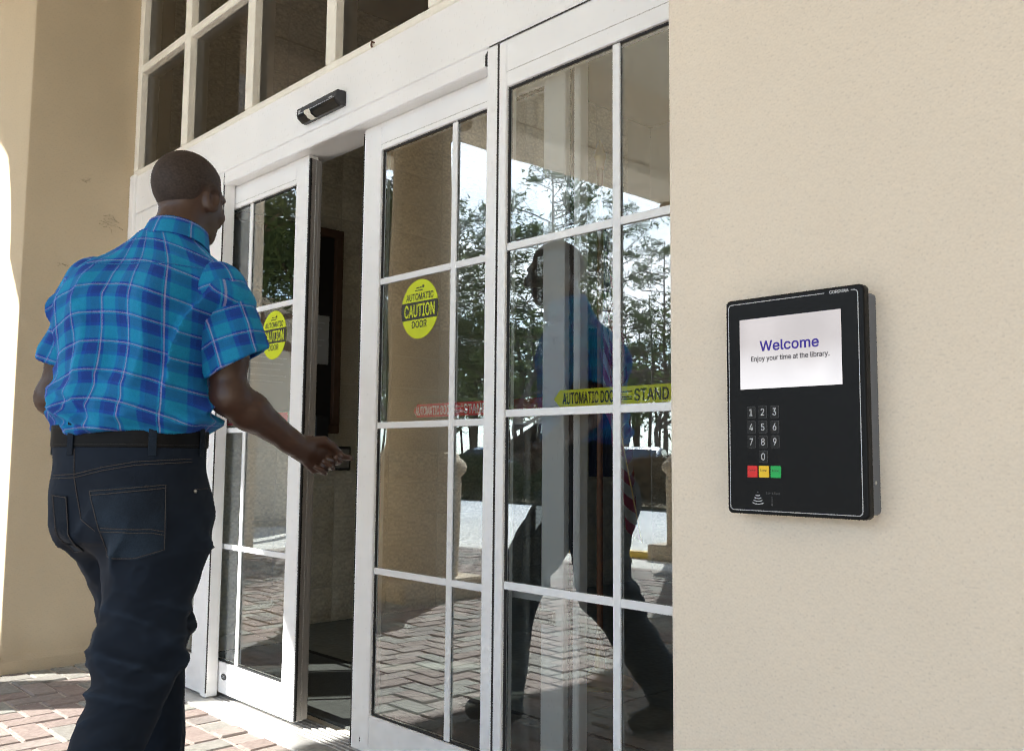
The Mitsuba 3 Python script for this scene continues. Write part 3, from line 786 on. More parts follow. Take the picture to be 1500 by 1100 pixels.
line = o.difference(o.buffer(-0.0011)).difference(sbox(-0.695, 1.2, -0.6515, 1.3))
add(K + "__outline", face_poly(line, TY + 0.0001, 0.0004), "line_silver")
SX0, SX1, SZ0, SZ1 = -0.846, -0.6685, 1.1155, 1.2305
def screen_sheen(p, n, uv):
    """Screen emission behind the greeting: pale, with a reflected sheen painted in, brighter below."""
    t = mikit.smoothstep(1.205, 1.13, p.z + 0.02 * mikit.noise(p.x * 25, 0.0, p.z * 18))  # reflection gradient painted into the emission
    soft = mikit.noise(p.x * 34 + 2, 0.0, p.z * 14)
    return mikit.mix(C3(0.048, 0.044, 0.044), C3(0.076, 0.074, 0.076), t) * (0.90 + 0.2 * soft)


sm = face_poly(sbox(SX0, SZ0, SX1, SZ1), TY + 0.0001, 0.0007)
scene[K + "__screen"] = {**mikit.ply(sm, "screen_face", uv=np.c_[(sm.vertices[:, 0] - SX0) / (SX1 - SX0), (sm.vertices[:, 2] - SZ0) / (SZ1 - SZ0) + 5 * (sm.vertices[:, 1] - TY)]), "emitter": {"type": "area", "radiance": mikit.proc(screen_sheen), "sampling_weight": 0.02}}
add(K + "__screen__lettering", face_text("Welcome", 0.0158, -0.8085, TY - 0.0007, 1.1765, True, 0.0002, fit=0.1035), "ink_violet")
add(K + "__screen__lettering", face_text("Enjoy your time at the library.", 0.0078, -0.825, TY - 0.0007, 1.1605, True, 0.0002, fit=0.137), "ink_dark")
labels[K + "__screen"] = {"label": "lit white screen with a welcome greeting"}
add(K + "__brand_lettering", face_text("CORDURA", 0.0044, -0.6865, TY, 1.2555, True, 0.0003, fit=0.0315), "line_silver")
for i, ch in enumerate("1234567890"):
    cx = (-0.8265, -0.8052, -0.7838)[i % 3] if i < 9 else -0.8052
    cz = (1.0775, 1.0535, 1.0298)[i // 3] if i < 9 else 1.006
    kk = add(K + "__key", slab(rrect(cx - 0.0076, cx + 0.0076, cz - 0.0098, cz + 0.0098, 0.0012), TY - 0.0008, TY + 0.0004, 0.0004), "key_edge")
    add(kk + "__cap", face_poly(rrect(cx - 0.0071, cx + 0.0071, cz - 0.0093, cz + 0.0093, 0.001), TY - 0.0008, 0.0003), "key_dark")
    t = face_text(ch, 0.0112, 0, TY - 0.0011, cz - 0.0056, False, 0.0002, sx=0.85)
    t.vertices[:, 0] += cx - t.bounds[:, 0].mean()
    add(kk + "__numeral", t, "line_silver")
for cx, m_, w, lab in ((-0.8255, "key_red", "Cancel", "red cancel key"), (-0.8045, "key_yellow", "Clear", "yellow clear key"), (-0.7832, "key_green", "Enter", "green enter key")):
    kk = add(K + "__key", slab(rrect(cx - 0.0091, cx + 0.0091, 0.9725, 0.9915, 0.0012), TY - 0.0012, TY + 0.0004, 0.0005), m_)
    labels[kk] = {"label": lab}
    add(kk + "__lettering", face_text(w, 0.0032, cx - 0.0065, TY - 0.0012, 0.9825, False, 0.0002, fit=0.013), "ink_dark")
wx, wz = -0.8165, 0.9485
arcs = []
for r in (0.008, 0.0125, 0.017, 0.0215):
    a = np.radians(np.linspace(-116, -64, 14))
    arcs.append(shapely.LineString(np.stack([wx + r * 1.05 * np.cos(a), wz + 0.003 + r * np.sin(a)], 1)).buffer(0.00065))
add(K + "__contactless_symbol", face_poly(shapely.union_all(arcs + [Point(wx, wz + 0.0005).buffer(0.0006)]), TY + 0.0001, 0.0004), "line_silver")
add(K + "__distance_mark", face_text("10-15cm", 0.0034, -0.8015, TY, 0.9462, False, 0.0003, fit=0.0245), "key_edge")
ar = shapely.union_all([sbox(-0.7913, 0.932, -0.7907, 0.943), Polygon([(-0.7925, 0.931), (-0.7895, 0.931), (-0.791, 0.9275)])])
add(K + "__distance_mark", face_poly(ar, TY + 0.0001, 0.0004), "key_edge")
scr = lathe([(0, 0), (0.0028, 0), (0.0028, 0.0008), (0, 0.0008)], [0, 0, 0], 18)
scr.apply_transform(trimesh.transformations.rotation_matrix(np.pi / 2, [0, 1, 0]))
scr.apply_translation([TX1 - 0.0016, TY + 0.027, 0.968])
add(K + "__screw", scr, "steel")
tag(K, "black wall-mounted entry terminal with a welcome screen and keypad", "entry terminal")

# ------------------------------------------------------------------ what stands across the driveway, seen in the door glass
mat("bark", grain((0.16, 0.115, 0.085), 14, 0.35, 2, 0.2), 0.95, 0.1)
scene["pine_needles"] = {"type": "principledthin", "base_color": rgb(0.085, 0.115, 0.045), "roughness": 0.6, "diff_trans": 0.9}
scene["oak_leaves"] = {"type": "twosided", "bsdf": {"type": "diffuse", "reflectance": rgb(0.055, 0.075, 0.03)}}
scene["brown_leaves"] = {"type": "twosided", "bsdf": {"type": "diffuse", "reflectance": rgb(0.16, 0.10, 0.055)}}


def clump_tris(g, centers, n, spread, size, flat=0.55):
    k = len(centers)
    c = np.repeat(np.asarray(centers), n, 0) + g.normal(0, 1, (k * n, 3)) * spread * np.array([1, 1, flat])
    d = g.normal(0, 1, (k * n, 3)); d[:, 2] = d[:, 2] * 0.7 + 0.35; d /= np.linalg.norm(d, axis=1, keepdims=True)
    w = np.cross(d, g.normal(0, 1, (k * n, 3))); w /= np.linalg.norm(w, axis=1, keepdims=True)
    s = size * g.uniform(0.6, 1.3, (k * n, 1))
    v = np.stack([c - w * s * 0.16, c + w * s * 0.16, c + d * s], 1).reshape(-1, 3)
    return trimesh.Trimesh(v, np.arange(len(v)).reshape(-1, 3), process=False)


def pine(seed, H, bare):
    """A loblolly-like pine: long trunk, few crooked limbs, needles in loose puffs towards the limbs' ends."""
    g = np.random.default_rng(seed)
    zz = np.linspace(0, H, 14)
    lean = np.cumsum(g.normal(0, 0.07, (14, 2)), 0)
    path = np.c_[lean, zz]
    trunk = [tube(path, 0.17 * (1 - zz / H * 0.85) * H / 16, 8)]
    cs = []
    z = H * bare
    while z < H * 0.99:
        t = (z / H - bare) / (1 - bare)
        full = math.sin(math.pi * min(1, 0.18 + 0.82 * t)) ** 0.6 * (0.6 + 0.6 * g.random())
        a = g.uniform(0, 2 * np.pi)
        L = H * 0.165 * full + 0.3
        p0 = np.array([np.interp(z, zz, path[:, 0]), np.interp(z, zz, path[:, 1]), z])
        d = np.array([np.cos(a), np.sin(a), g.uniform(0.0, 0.55)])
        p1 = p0 + d * L * 0.55 + g.normal(0, 0.06 * L, 3); p2 = p0 + d * L + [0, 0, 0.15 * L] + g.normal(0, 0.08 * L, 3)
        trunk.append(tube([p0, p1, p2], [0.045 * (1 - t) + 0.018, 0.028, 0.010], 4))
        for q in range(int(2 + 2.6 * L)):
            s_ = g.uniform(0.45, 1.08)
            twig = p0 + (p2 - p0) * s_ + g.normal(0, 0.17 * L, 3) * [1, 1, 0.55]
            cs.append(twig)
            if g.random() < 0.35: trunk.append(tube([p0 + (p2 - p0) * s_ * 0.8, twig], [0.012, 0.005], 3))
        z += H * g.uniform(0.008, 0.026)
    return cat(*trunk), clump_tris(g, cs, 20, 0.17, 0.25, 0.8)


def broadleaf(seed, H, dense=1.0):
    g = np.random.default_rng(seed)
    trunk, cs = [], []

    def grow(p, d, L, r, depth):
        q = p + d * L
        trunk.append(tube([p, (p + q) / 2 + g.normal(0, 0.04 * L, 3), q], [r, r * 0.8, r * 0.62], 5))
        if depth >= 2: cs.extend([q + g.normal(0, 0.35, 3) for _ in range(int(5 * dense))])
        if depth < 4:
            for _ in range(3 if depth < 2 else 2):
                e = d + g.normal(0, 0.5, 3); e[2] = abs(e[2]) * 0.7 + 0.15; e /= np.linalg.norm(e)
                grow(q, e, L * g.uniform(0.6, 0.8), r * 0.6, depth + 1)
    grow(np.zeros(3), np.array([0, 0, 1.0]), H * 0.28, 0.018 * H, 0)
    return cat(*trunk), (clump_tris(g, cs, 60, 0.30, 0.17, 0.9) if dense > 0 else None)


PINES = [(lambda tc: (mikit.ply(tc[0], "bark", 40), mikit.ply(tc[1], "pine_needles")))(pine(60 + i, h, b)) for i, (h, b) in enumerate(((13.5, 0.22), (15.0, 0.34), (12.5, 0.14), (16.0, 0.42)))]


def place_tree(name, src, x, y, s, rot, label, group):
    key = name
    k = 1
    while key in labels:
        key = f"{name}_{k:03d}"; k += 1
    M = T().translate([x, y, -0.12]).rotate([0, 0, 1], rot).scale(s)
    scene[key + "__trunk"] = {**src[0], "to_world": M}
    if src[1] is not None: scene[key + "__crown"] = {**src[1], "to_world": M}
    tag(key, label, "tree", group)


# polar placement round the mirror-seen direction: (bearing from the doors in degrees from -x towards -y, distance)
def spot(deg, dist):
    a = math.radians(deg)
    return -3.0 - dist * math.cos(a), 1.8 - dist * math.sin(a)


g = np.random.default_rng(8)
for i, (deg, dist, v, s) in enumerate(((33, 44, 0, 1.0), (36.5, 38, 2, 1.05), (40.0, 42, 1, 0.95), (43.0, 40, 0, 1.0), (46.5, 41, 3, 0.95), (49.0, 45, 0, 0.95),
                                       (52.0, 39, 3, 0.80), (54.6, 43, 1, 0.80), (57.0, 46, 2, 0.9), (61, 48, 0, 0.85), (67, 55, 3, 0.8), (72, 50, 0, 0.8), (28, 46, 1, 1.0), (22, 50, 3, 0.9), (15, 48, 0, 0.9), (78, 54, 2, 0.9))):
    x, y = spot(deg, dist)
    place_tree("pine_tree", PINES[v], x, y, s, float(g.uniform(0, 360)), "tall pine tree across the driveway, mirrored in the door glass", "pines across the driveway")
OAK = [(lambda tc: (mikit.ply(tc[0], "bark", 40), mikit.ply(tc[1], "oak_leaves") if tc[1] is not None else None))(broadleaf(80 + i, h, d)) for i, (h, d) in enumerate(((9.0, 1.0), (8.0, 0.0)))]
place_tree("leafy_tree", OAK[0], -10.9, -3.0, 0.72, 40.0, "low dark evergreen added beside the arcade to darken the reflection in the left leaf", None)  # tree put in to keep bright sky out of the left leaf
for deg, dist, v, s in ((36.5, 27, 0, 0.8), (45, 32, 1, 1.0), (49.2, 29, 1, 1.1), (54.5, 33, 1, 1.0), (31, 30, 0, 0.9), (58.5, 34, 1, 1.1)):
    x, y = spot(deg, dist)
    place_tree("bare_tree" if v else "leafy_tree", OAK[v], x, y, s, float(g.uniform(0, 360)), "bare winter tree by the car park, mirrored in the glass" if v else "dense dark leafy tree by the driveway, mirrored in the glass", "bare trees by the car park" if v else "leafy trees by the driveway")
# far woodland as one mass
tr, cr = [], []
for k in range(260):
    deg, dist = g.uniform(2, 88), g.uniform(58, 85)
    x, y = spot(deg, dist); h = g.uniform(8, 13)
    tr.append(tube([[x, y, -0.1], [x + g.normal(0, .3), y, h * 0.6], [x + g.normal(0, .5), y, h]], [0.16, 0.11, 0.03], 4))
    if g.random() < 0.55: cr.append(np.array([x, y, 0]) + np.c_[g.normal(0, 1.3, (9, 2)), g.uniform(h * 0.45, h, 9)])
add("woodland__trunks", cat(*tr), "bark")
add("woodland__leaves", clump_tris(g, np.vstack(cr), 34, 0.75, 0.75, 0.8), "pine_needles")
tag("woodland", "far woodland behind the pines", kind="stuff")


def shrub_mesh(seed, L, W, H, n, size):
    g = np.random.default_rng(seed)
    c = np.c_[g.uniform(-L / 2, L / 2, n), g.uniform(-W / 2, W / 2, n), H * np.sqrt(g.random(n))]
    bump = 0.75 + 0.5 * meshkit.noise(np.c_[c[:, 0] / 0.9, c[:, 1], c[:, 0] * 0], seed)
    c[:, 2] *= bump
    return clump_tris(g, c, 12, 0.07, size, 0.9)


mat("hedge_twigs", (0.10, 0.075, 0.05), 0.95, 0.1)
for k in range(5):
    key = "clipped_hedge" if k == 0 else f"clipped_hedge_{k:03d}"
    M = T().translate([-24.0 + 5.6 * k, -13.2 + 0.25 * (k % 2), -0.12])
    scene[key + "__leaves"] = {**mikit.ply(shrub_mesh(70 + k, 4.6, 1.1, 0.95, 2600, 0.12), "oak_leaves" if k % 2 else "brown_leaves" if k == 2 else "oak_leaves"), "to_world": M}
    tag(key, "low clipped hedge along the driveway's far side, mirrored in the glass", "hedge", "hedges along the driveway")

# parked cars
mat("tyre", (0.02, 0.02, 0.02), 0.85, 0.2)
mat("rim", (0.5, 0.5, 0.52), 0.3, 0.5, metallic=0.8)
mat("car_window", (0.02, 0.024, 0.028), 0.06, 0.8)
mat("lamp_red", (0.35, 0.02, 0.02), 0.2, 0.5)
mat("lamp_clear", (0.65, 0.66, 0.68), 0.1, 0.6)
for n_, c_ in (("white", (0.72, 0.72, 0.71)), ("blue", (0.16, 0.22, 0.30)), ("silver", (0.42, 0.43, 0.44))):
    mat("car_paint_" + n_, c_, 0.25, 0.5, clearcoat=0.8, clearcoat_gloss=0.9)
body_side = [(-2.25, 0.32), (-2.28, 0.55), (-2.2, 0.80), (-1.95, 0.92), (-1.2, 0.95), (0.9, 0.98), (1.75, 0.90), (2.18, 0.72), (2.25, 0.5), (2.2, 0.3)]
roof_side = [(-1.75, 0.93), (-1.15, 1.32), (-0.6, 1.44), (0.25, 1.45), (0.75, 1.34), (1.45, 0.95)]


def side_slab(poly, w, c):
    """A profile in x-z, swept across the car's width with rounded shoulders."""
    ps = [(Polygon(poly).buffer(-c), w / 2), (Polygon(poly).buffer(-c * 0.3), w / 2 - c * 0.35), (Polygon(poly), w / 2 - c)]
    pts = []
    for p, yy in ps:
        q = np.array(p.exterior.coords)
        for s in (-1, 1): pts.append(np.c_[q[:, 0], np.full(len(q), s * yy), q[:, 1]])
    return hull(np.vstack(pts))


body_m = side_slab(body_side, 1.78, 0.12)
cab_m = side_slab(roof_side, 1.56, 0.16)
wheel_t = lathe([(0.19, -0.1), (0.31, -0.1), (0.335, -0.06), (0.335, 0.06), (0.31, 0.1), (0.19, 0.1)], [0, 0, 0], 28)
wheel_r = lathe([(0, -0.07), (0.19, -0.09), (0.20, 0.09), (0.06, 0.06), (0, 0.07)], [0, 0, 0], 20)
for m in (wheel_t, wheel_r): m.apply_transform(trimesh.transformations.rotation_matrix(np.pi / 2, [1, 0, 0]))


def parked_car(x, y, rot, paint, label):
    key, k = "parked_car", 1
    while key in labels:
        key = f"parked_car_{k:03d}"; k += 1
    M = T().translate([x, y, -0.03]).rotate([0, 0, 1], rot)
    put = lambda n, m, b, **kw: scene.__setitem__(n, {**mikit.ply(m, b, **kw), "to_world": M})
    put(key + "__body", body_m, paint, smooth=35)
    put(key + "__cabin", cab_m, paint, smooth=35)
    for s, nm in ((1, "window"), (-1, "window_001")):
        q = Polygon([(-1.42, 0.99), (-0.98, 1.30), (-0.55, 1.375), (0.2, 1.38), (0.62, 1.29), (1.14, 0.99)])
        m = trimesh.creation.extrude_polygon(q, 0.03, engine="earcut"); v = m.vertices
        put(f"{key}__{nm}", trimesh.Trimesh(np.stack([v[:, 0], s * (0.765 + v[:, 2] - 0.02 * (v[:, 1] - 1)), v[:, 1]], 1), m.faces, process=False), "car_window")
    ws = np.array([[0.80, -0.66, 1.325], [0.80, 0.66, 1.325], [1.40, 0.72, 0.995], [1.40, -0.72, 0.995]])
    put(key + "__windscreen", hull(np.vstack([ws, ws + [0.03, 0, 0.03]])), "car_window")
    ws = np.array([[-1.17, -0.64, 1.32], [-1.17, 0.64, 1.32], [-1.70, 0.70, 0.98], [-1.70, -0.70, 0.98]])
    put(key + "__rear_window", hull(np.vstack([ws, ws + [-0.03, 0, 0.03]])), "car_window")
    n = 0
    for wx_ in (-1.38, 1.42):
        for s in (-1, 1):
            W = M @ T().translate([wx_, s * 0.80, 0.335])
            nm = "wheel" if n == 0 else f"wheel_{n:03d}"; n += 1
            scene[f"{key}__{nm}__tyre"] = {**mikit.ply(wheel_t, "tyre", 35), "to_world": W}
            scene[f"{key}__{nm}__rim"] = {**mikit.ply(wheel_r, "rim", 35), "to_world": W}
    for s, nm in ((1, ""), (-1, "_001")):
        put(f"{key}__headlight{nm}", bx(2.10, 2.235, s * 0.62 - 0.16, s * 0.62 + 0.16, 0.60, 0.73, 0.02), "lamp_clear")
        put(f"{key}__tail_light{nm}", bx(-2.285, -2.18, s * 0.66 - 0.14, s * 0.66 + 0.14, 0.66, 0.80, 0.02), "lamp_red")
    tag(key, label, "car")


parked_car(-15.2, -19.2, 20, "car_paint_blue", "dark blue car parked beyond the hedge, mirrored low in the sidelight")
parked_car(-23.5, -17.8, 75, "car_paint_white", "white car parked across the driveway, mirrored beside the door post")
parked_car(-19.3, -20.5, 60, "car_paint_silver", "silver car parked between the white and the blue car")
# a bag left behind the near column
mat("bag_red", (0.40, 0.03, 0.035), 0.7, 0.3)
# ------------------------------------------------------------------ the man walking to the doors
# body frame: a to his right, b forward, z up; the origin lies on the paving below his pelvis
MO = np.array([-2.40, 0.918, 0.0])
MR = np.array([0.85, 0.53, 0]); MR /= np.linalg.norm(MR)
MF = np.array([-MR[1], MR[0], 0])
MB = np.stack([MR, MF, [0, 0, 1.0]], 1)          # columns: body axes in the world


def to_world(v):
    return MO + np.asarray(v) @ MB.T


def surface_nets(f, lo, hi, h):
    """Triangles of the zero surface of f, by naive surface nets on a grid of step h."""
    lo, hi = np.array(lo, float), np.array(hi, float)
    n = np.ceil((hi - lo) / h).astype(int) + 1
    ax = [lo[k] + h * np.arange(n[k]) for k in range(3)]
    X = np.stack(np.meshgrid(*ax, indexing="ij"), -1)
    S = f(X.reshape(-1, 3)).reshape(n)
    inside = S < 0
    m = n - 1
    cnt = np.zeros(m); acc = np.zeros((*m, 3))
    corner = lambda o: tuple(slice(o[k], o[k] + m[k]) for k in range(3))
    for d in range(3):
        for p in range(2):
            for q in range(2):
                o0 = [0, 0, 0]; others = [k for k in range(3) if k != d]
                o0[others[0]], o0[others[1]] = p, q
                o1 = list(o0); o1[d] = 1
                s0, s1 = S[corner(o0)], S[corner(o1)]
                cr = (s0 < 0) != (s1 < 0)
                t = np.where(cr, s0 / np.where(cr, s0 - s1, 1), 0)
                pos = np.zeros((*m, 3)); pos[...] = o0; pos[..., d] += t
                acc += pos * cr[..., None]; cnt += cr
    has = cnt > 0
    idx = -np.ones(m, int); idx[has] = np.arange(has.sum())
    base = np.stack(np.meshgrid(*[np.arange(k) for k in m], indexing="ij"), -1)
    V = lo + h * (base[has] + acc[has] / cnt[has][:, None])
    F = []
    for d in range(3):
        u, w = [(1, 2), (2, 0), (0, 1)][d]
        s0 = [slice(1, -1)] * 3; s0[d] = slice(0, m[d])
        s1 = list(s0); s1[d] = slice(1, m[d] + 1)
        a, b = inside[tuple(s0)], inside[tuple(s1)]
        for want, flip in ((a & ~b, False), (~a & b, True)):
            c = np.argwhere(want)
            if not len(c): continue
            g0 = c.copy(); g0[:, u] += 1; g0[:, w] += 1
            def cell(du, dw):
                q = g0.copy(); q[:, u] -= du; q[:, w] -= dw
                return idx[q[:, 0], q[:, 1], q[:, 2]]
            q = np.stack([cell(1, 1), cell(0, 1), cell(0, 0), cell(1, 0)], 1)
            if flip: q = q[:, ::-1]
            F += [q[:, [0, 1, 2]], q[:, [0, 2, 3]]]
    F = np.vstack(F); F = F[(F >= 0).all(1)]
    return V, F


def relax(V, F, n=3, lam=0.5, mu=-0.52):
    from scipy.sparse import coo_matrix
    e = np.vstack([F[:, [0, 1]], F[:, [1, 2]], F[:, [2, 0]]]); e = np.vstack([e, e[:, ::-1]])
    A = coo_matrix((np.ones(len(e)), (e[:, 0], e[:, 1])), shape=(len(V), len(V))).tocsr(); A.data[:] = 1
    deg = np.asarray(A.sum(1)).clip(1)
    for _ in range(n):
        for k in (lam, mu):
            V = V + k * (A @ V / deg - V)
    return V


def smin(a, b, k):
    h = np.clip(0.5 + 0.5 * (b - a) / k, 0, 1)
    return b + (a - b) * h - k * h * (1 - h)


def cap(p, a, b, ra, rb):
    a, b = np.asarray(a, float), np.asarray(b, float)
    d = b - a
    t = np.clip((p - a) @ d / (d @ d), 0, 1)
    return np.linalg.norm(p - a - t[:, None] * d, axis=1) - (ra + (rb - ra) * t)


def ell(p, c, r, M=None):
    q = p - np.asarray(c)
    if M is not None: q = q @ M
    r = np.asarray(r, float)
    k0 = np.linalg.norm(q / r, axis=1); k1 = np.linalg.norm(q / r ** 2, axis=1)
    return k0 * (k0 - 1) / np.maximum(k1, 1e-9)


def stack(p, table, power=2.3):
    """Stacked rounded cross sections: rows of (z, half width, half depth, centre a, centre b)."""
    t = np.array(table)
    ra, rb, ca, cb = (np.interp(p[:, 2], t[:, 0], t[:, k]) for k in range(1, 5))
    x, y = np.abs(p[:, 0] - ca) / ra, np.abs(p[:, 1] - cb) / rb
    return ((x ** power + y ** power) ** (1 / power) - 1) * np.minimum(ra, rb)


def ridge(q, seed):
    return 1 - np.abs(2 * meshkit.noise(q, seed) - 1) * 2


def rot(axis, deg):
    return trimesh.transformations.rotation_matrix(np.radians(deg), axis)[:3, :3]


# joints
NECK0, NECK1 = (0.05, 0.055, 1.50), (0.062, 0.105, 1.66)
HC = np.array([0.062, 0.125, 1.700])
HM = rot([0, 0, 1], -7) @ rot([1, 0, 0], -10)     # head turned a little to his right and bowed
RS, RE, RW = (0.215, 0.05, 1.425), (0.252, 0.055, 1.150), (0.352, 0.238, 1.026)
LS, LE, LW = (-0.182, 0.05, 1.455), (-0.250, 0.02, 1.150), (-0.235, 0.235, 1.035)
RH, RK, RA = (0.098, -0.01, 0.90), (0.108, -0.070, 0.505), (0.122, -0.335, 0.125)
LH, LK, LA = (-0.098, 0.0, 0.90), (-0.085, 0.235, 0.525), (-0.085, 0.29, 0.09)


def head_sdf(p):
    q = (p - HC) @ HM
    f = ell(q, (0, -0.015, 0.028), (0.078, 0.102, 0.090))
    f = smin(f, ell(q, (0, 0.032, -0.045), (0.062, 0.066, 0.075)), 0.045)
    f = smin(f, ell(q, (0, 0.06, -0.088), (0.036, 0.036, 0.030)), 0.03)
    f = smin(f, ell(q, (0, 0.082, 0.027), (0.050, 0.022, 0.014)), 0.02)                     # brow
    for s in (-1, 1):
        f = -smin(-f, ell(q, (s * 0.031, 0.102, 0.008), (0.019, 0.014, 0.012)), 0.012)      # eye sockets
        f = smin(f, ell(q, (s * 0.038, 0.072, -0.030), (0.024, 0.022, 0.02)), 0.02)         # cheeks
        e = (q - np.array([s * 0.081, -0.004, -0.012])) @ rot([0, 0, 1], s * -24) @ rot([1, 0, 0], 10)
        ear = ell(e, (0, 0, 0), (0.013, 0.024, 0.038))
        ear = -smin(-ear, ell(e, (s * 0.012, 0.004, 0.003), (0.010, 0.014, 0.023)), 0.004)
        f = smin(f, ear, 0.007)
    f = smin(f, cap(q, (0, 0.094, 0.012), (0, 0.118, -0.026), 0.010, 0.0145), 0.012)         # nose
    for s in (-1, 1): f = smin(f, ell(q, (s * 0.014, 0.104, -0.029), (0.010, 0.012, 0.009)), 0.006)
    f = smin(f, ell(q, (0, 0.093, -0.056), (0.025, 0.013, 0.0085)), 0.006)                    # lips
    f = smin(f, ell(q, (0, 0.091, -0.071), (0.023, 0.013, 0.009)), 0.006)
    return f


def hand(p, W, d, up, curl):
    """Wrist at W, pointing along d, thumb side up; the fingers close towards the palm by the given bends."""
    d = np.asarray(d, float); d /= np.linalg.norm(d)
    up = np.asarray(up, float); up -= d * (up @ d); up /= np.linalg.norm(up)
    n = np.cross(d, up) * curl["side"]                # towards the palm
    W = np.asarray(W)
    L = lambda x, y, z: W + d * x + up * y + n * z
    f = cap(p, L(-0.03, 0, 0), L(0.02, 0, 0), 0.028, 0.027)
    palm = smin(cap(p, L(0.025, 0.018, 0), L(0.088, 0.028, -0.002), 0.020, 0.0155), cap(p, L(0.025, -0.012, 0), L(0.080, -0.030, -0.002), 0.020, 0.0145), 0.02)
    palm = smin(palm, cap(p, L(0.03, 0.003, 0), L(0.088, 0.0, -0.002), 0.019, 0.0155), 0.02)
    f = smin(f, palm, 0.015)
    for k, (y, l, (b1, b2, b3)) in enumerate(zip((0.030, 0.010, -0.010, -0.029), ((0.042, 0.027, 0.022), (0.046, 0.030, 0.023), (0.043, 0.028, 0.022), (0.035, 0.022, 0.019)), curl["fingers"])):
        q = L(0.090 - 0.004 * abs(k - 1), y, -0.002); ang = 0.0
        fr = None
        r = 0.0098 - 0.0007 * (k == 3)
        for seg, (len_, bend) in enumerate(zip(l, (b1, b2, b3))):
            ang += math.radians(bend)
            q2 = q + (d * math.cos(ang) + n * math.sin(ang)) * len_ + up * (0.0015 * (1.5 - k)) * (seg == 0)
            c = cap(p, q, q2, r, r * 0.92); r *= 0.92
            fr = c if fr is None else smin(fr, c, 0.004)
            q = q2
        f = smin(f, fr, 0.006)
    t0, t1, t2, t3 = (L(*v) for v in curl["thumb"])
    th = smin(cap(p, t0, t1, 0.016, 0.0125), cap(p, t1, t2, 0.0122, 0.0110), 0.006)
    th = smin(th, cap(p, t2, t3, 0.0108, 0.0092), 0.004)
    return smin(f, th, 0.010)


R_CURL = dict(side=1, fingers=((34, 40, 20), (56, 66, 34), (66, 76, 40), (74, 80, 42)), thumb=((0.022, 0.026, 0.010), (0.058, 0.047, 0.018), (0.090, 0.045, 0.022), (0.116, 0.036, 0.026)))
L_CURL = dict(side=-1, fingers=((24, 30, 18), (30, 36, 20), (34, 40, 22), (38, 44, 24)), thumb=((0.022, 0.026, 0.010), (0.052, 0.050, 0.022), (0.082, 0.054, 0.030), (0.106, 0.048, 0.034)))
RD = np.array([0.056, 0.118, -0.060])
LD = np.array([0.05, 0.12, -0.05])


def arm_sdf(p, S, E, W, d, up, curl):
    S, E, W = (np.asarray(v, float) for v in (S, E, W))
    f = smin(cap(p, S, E, 0.056, 0.044), cap(p, S + (E - S) * 0.15, S + (E - S) * 0.62, 0.050, 0.053), 0.03)
    m = E + (W - E) * 0.28
    f = smin(f, smin(cap(p, E, m, 0.045, 0.049), cap(p, m, W, 0.048, 0.0285), 0.02), 0.025)
    f = smin(f, np.linalg.norm(p - E, axis=1) - 0.043, 0.02)
    return smin(f, hand(p, W, d, up, curl), 0.02)


def torso_skin(p):
    f = stack(p, ((0.86, .17, .11, 0, 0), (1.05, .165, .105, 0, 0), (1.2, .16, .105, .005, .01), (1.35, .175, .11, .015, .03), (1.45, .16, .10, .03, .04), (1.52, .09, .07, .045, .055), (1.56, .06, .06, .05, .06)), 2.2)
    f = np.maximum(f, np.maximum(p[:, 2] - 1.55, 0.86 - p[:, 2]))
    f = smin(f, cap(p, RS, (0.08, 0.05, 1.48), 0.055, 0.06), 0.05)
    f = smin(f, cap(p, LS, (0.02, 0.05, 1.50), 0.055, 0.06), 0.05)
    return f


def foot(p, A, toe):
    A, toe = np.asarray(A), np.asarray(toe)
    return smin(cap(p, A, A + (toe - A) * 0.2, 0.04, 0.04), cap(p, A + (toe - A) * 0.2 - [0, 0, 0.02], toe, 0.04, 0.026), 0.03)


R_TOE, L_TOE = (0.115, -0.19, 0.045), (-0.085, 0.47, 0.05)


def body_sdf(p):
    f = smin(torso_skin(p), smin(cap(p, NECK0, NECK1, 0.070, 0.062), cap(p, (0.04, 0.02, 1.50), (0.062, 0.085, 1.64), 0.06, 0.056), 0.03), 0.03)
    f = smin(f, head_sdf(p), 0.022)
    f = smin(f, arm_sdf(p, RS, RE, RW, RD, (0.1, 0, 1), R_CURL), 0.03)
    f = smin(f, arm_sdf(p, LS, LE, LW, LD, (-0.1, 0, 1), L_CURL), 0.03)
    for H, K_, A, toe in ((RH, RK, RA, R_TOE), (LH, LK, LA, L_TOE)):
        leg = smin(cap(p, H, K_, 0.078, 0.050), cap(p, K_, A, 0.050, 0.036), 0.03)
        f = smin(f, smin(leg, foot(p, A, toe), 0.02), 0.04)
    return f


def near(f, lo, hi):
    return lambda p: f(p)


mat("skin", grain((0.052, 0.0235, 0.014), 260, 0.10, 9, 0.10), 0.42, 0.5)
# coarse body, finer head and hands: three grids of one and the same surface, cut where they meet
pieces = []
def clip_region(f, lo, hi, h, n=3):
    V, F = surface_nets(f, lo, hi, h)
    return relax(V, F, n), F
Vb, Fb = clip_region(body_sdf, (-0.40, -0.50, -0.02), (0.50, 0.60, 1.875), 0.013, 1)
Vh, Fh = clip_region(lambda p: smin(head_sdf(p), cap(p, NECK0, NECK1, 0.070, 0.062), 0.022), (HC - 0.145).tolist(), (HC + 0.16).tolist(), 0.0036, 2)
Va, Fa = clip_region(lambda p: arm_sdf(p, RS, RE, RW, RD, (0.1, 0, 1), R_CURL), (0.17, -0.02, 0.87), (0.50, 0.47, 1.34), 0.0036, 2)
Vl, Fl = clip_region(lambda p: arm_sdf(p, LS, LE, LW, LD, (-0.1, 0, 1), L_CURL), (-0.37, -0.06, 0.87), (-0.13, 0.46, 1.36), 0.0036, 2)
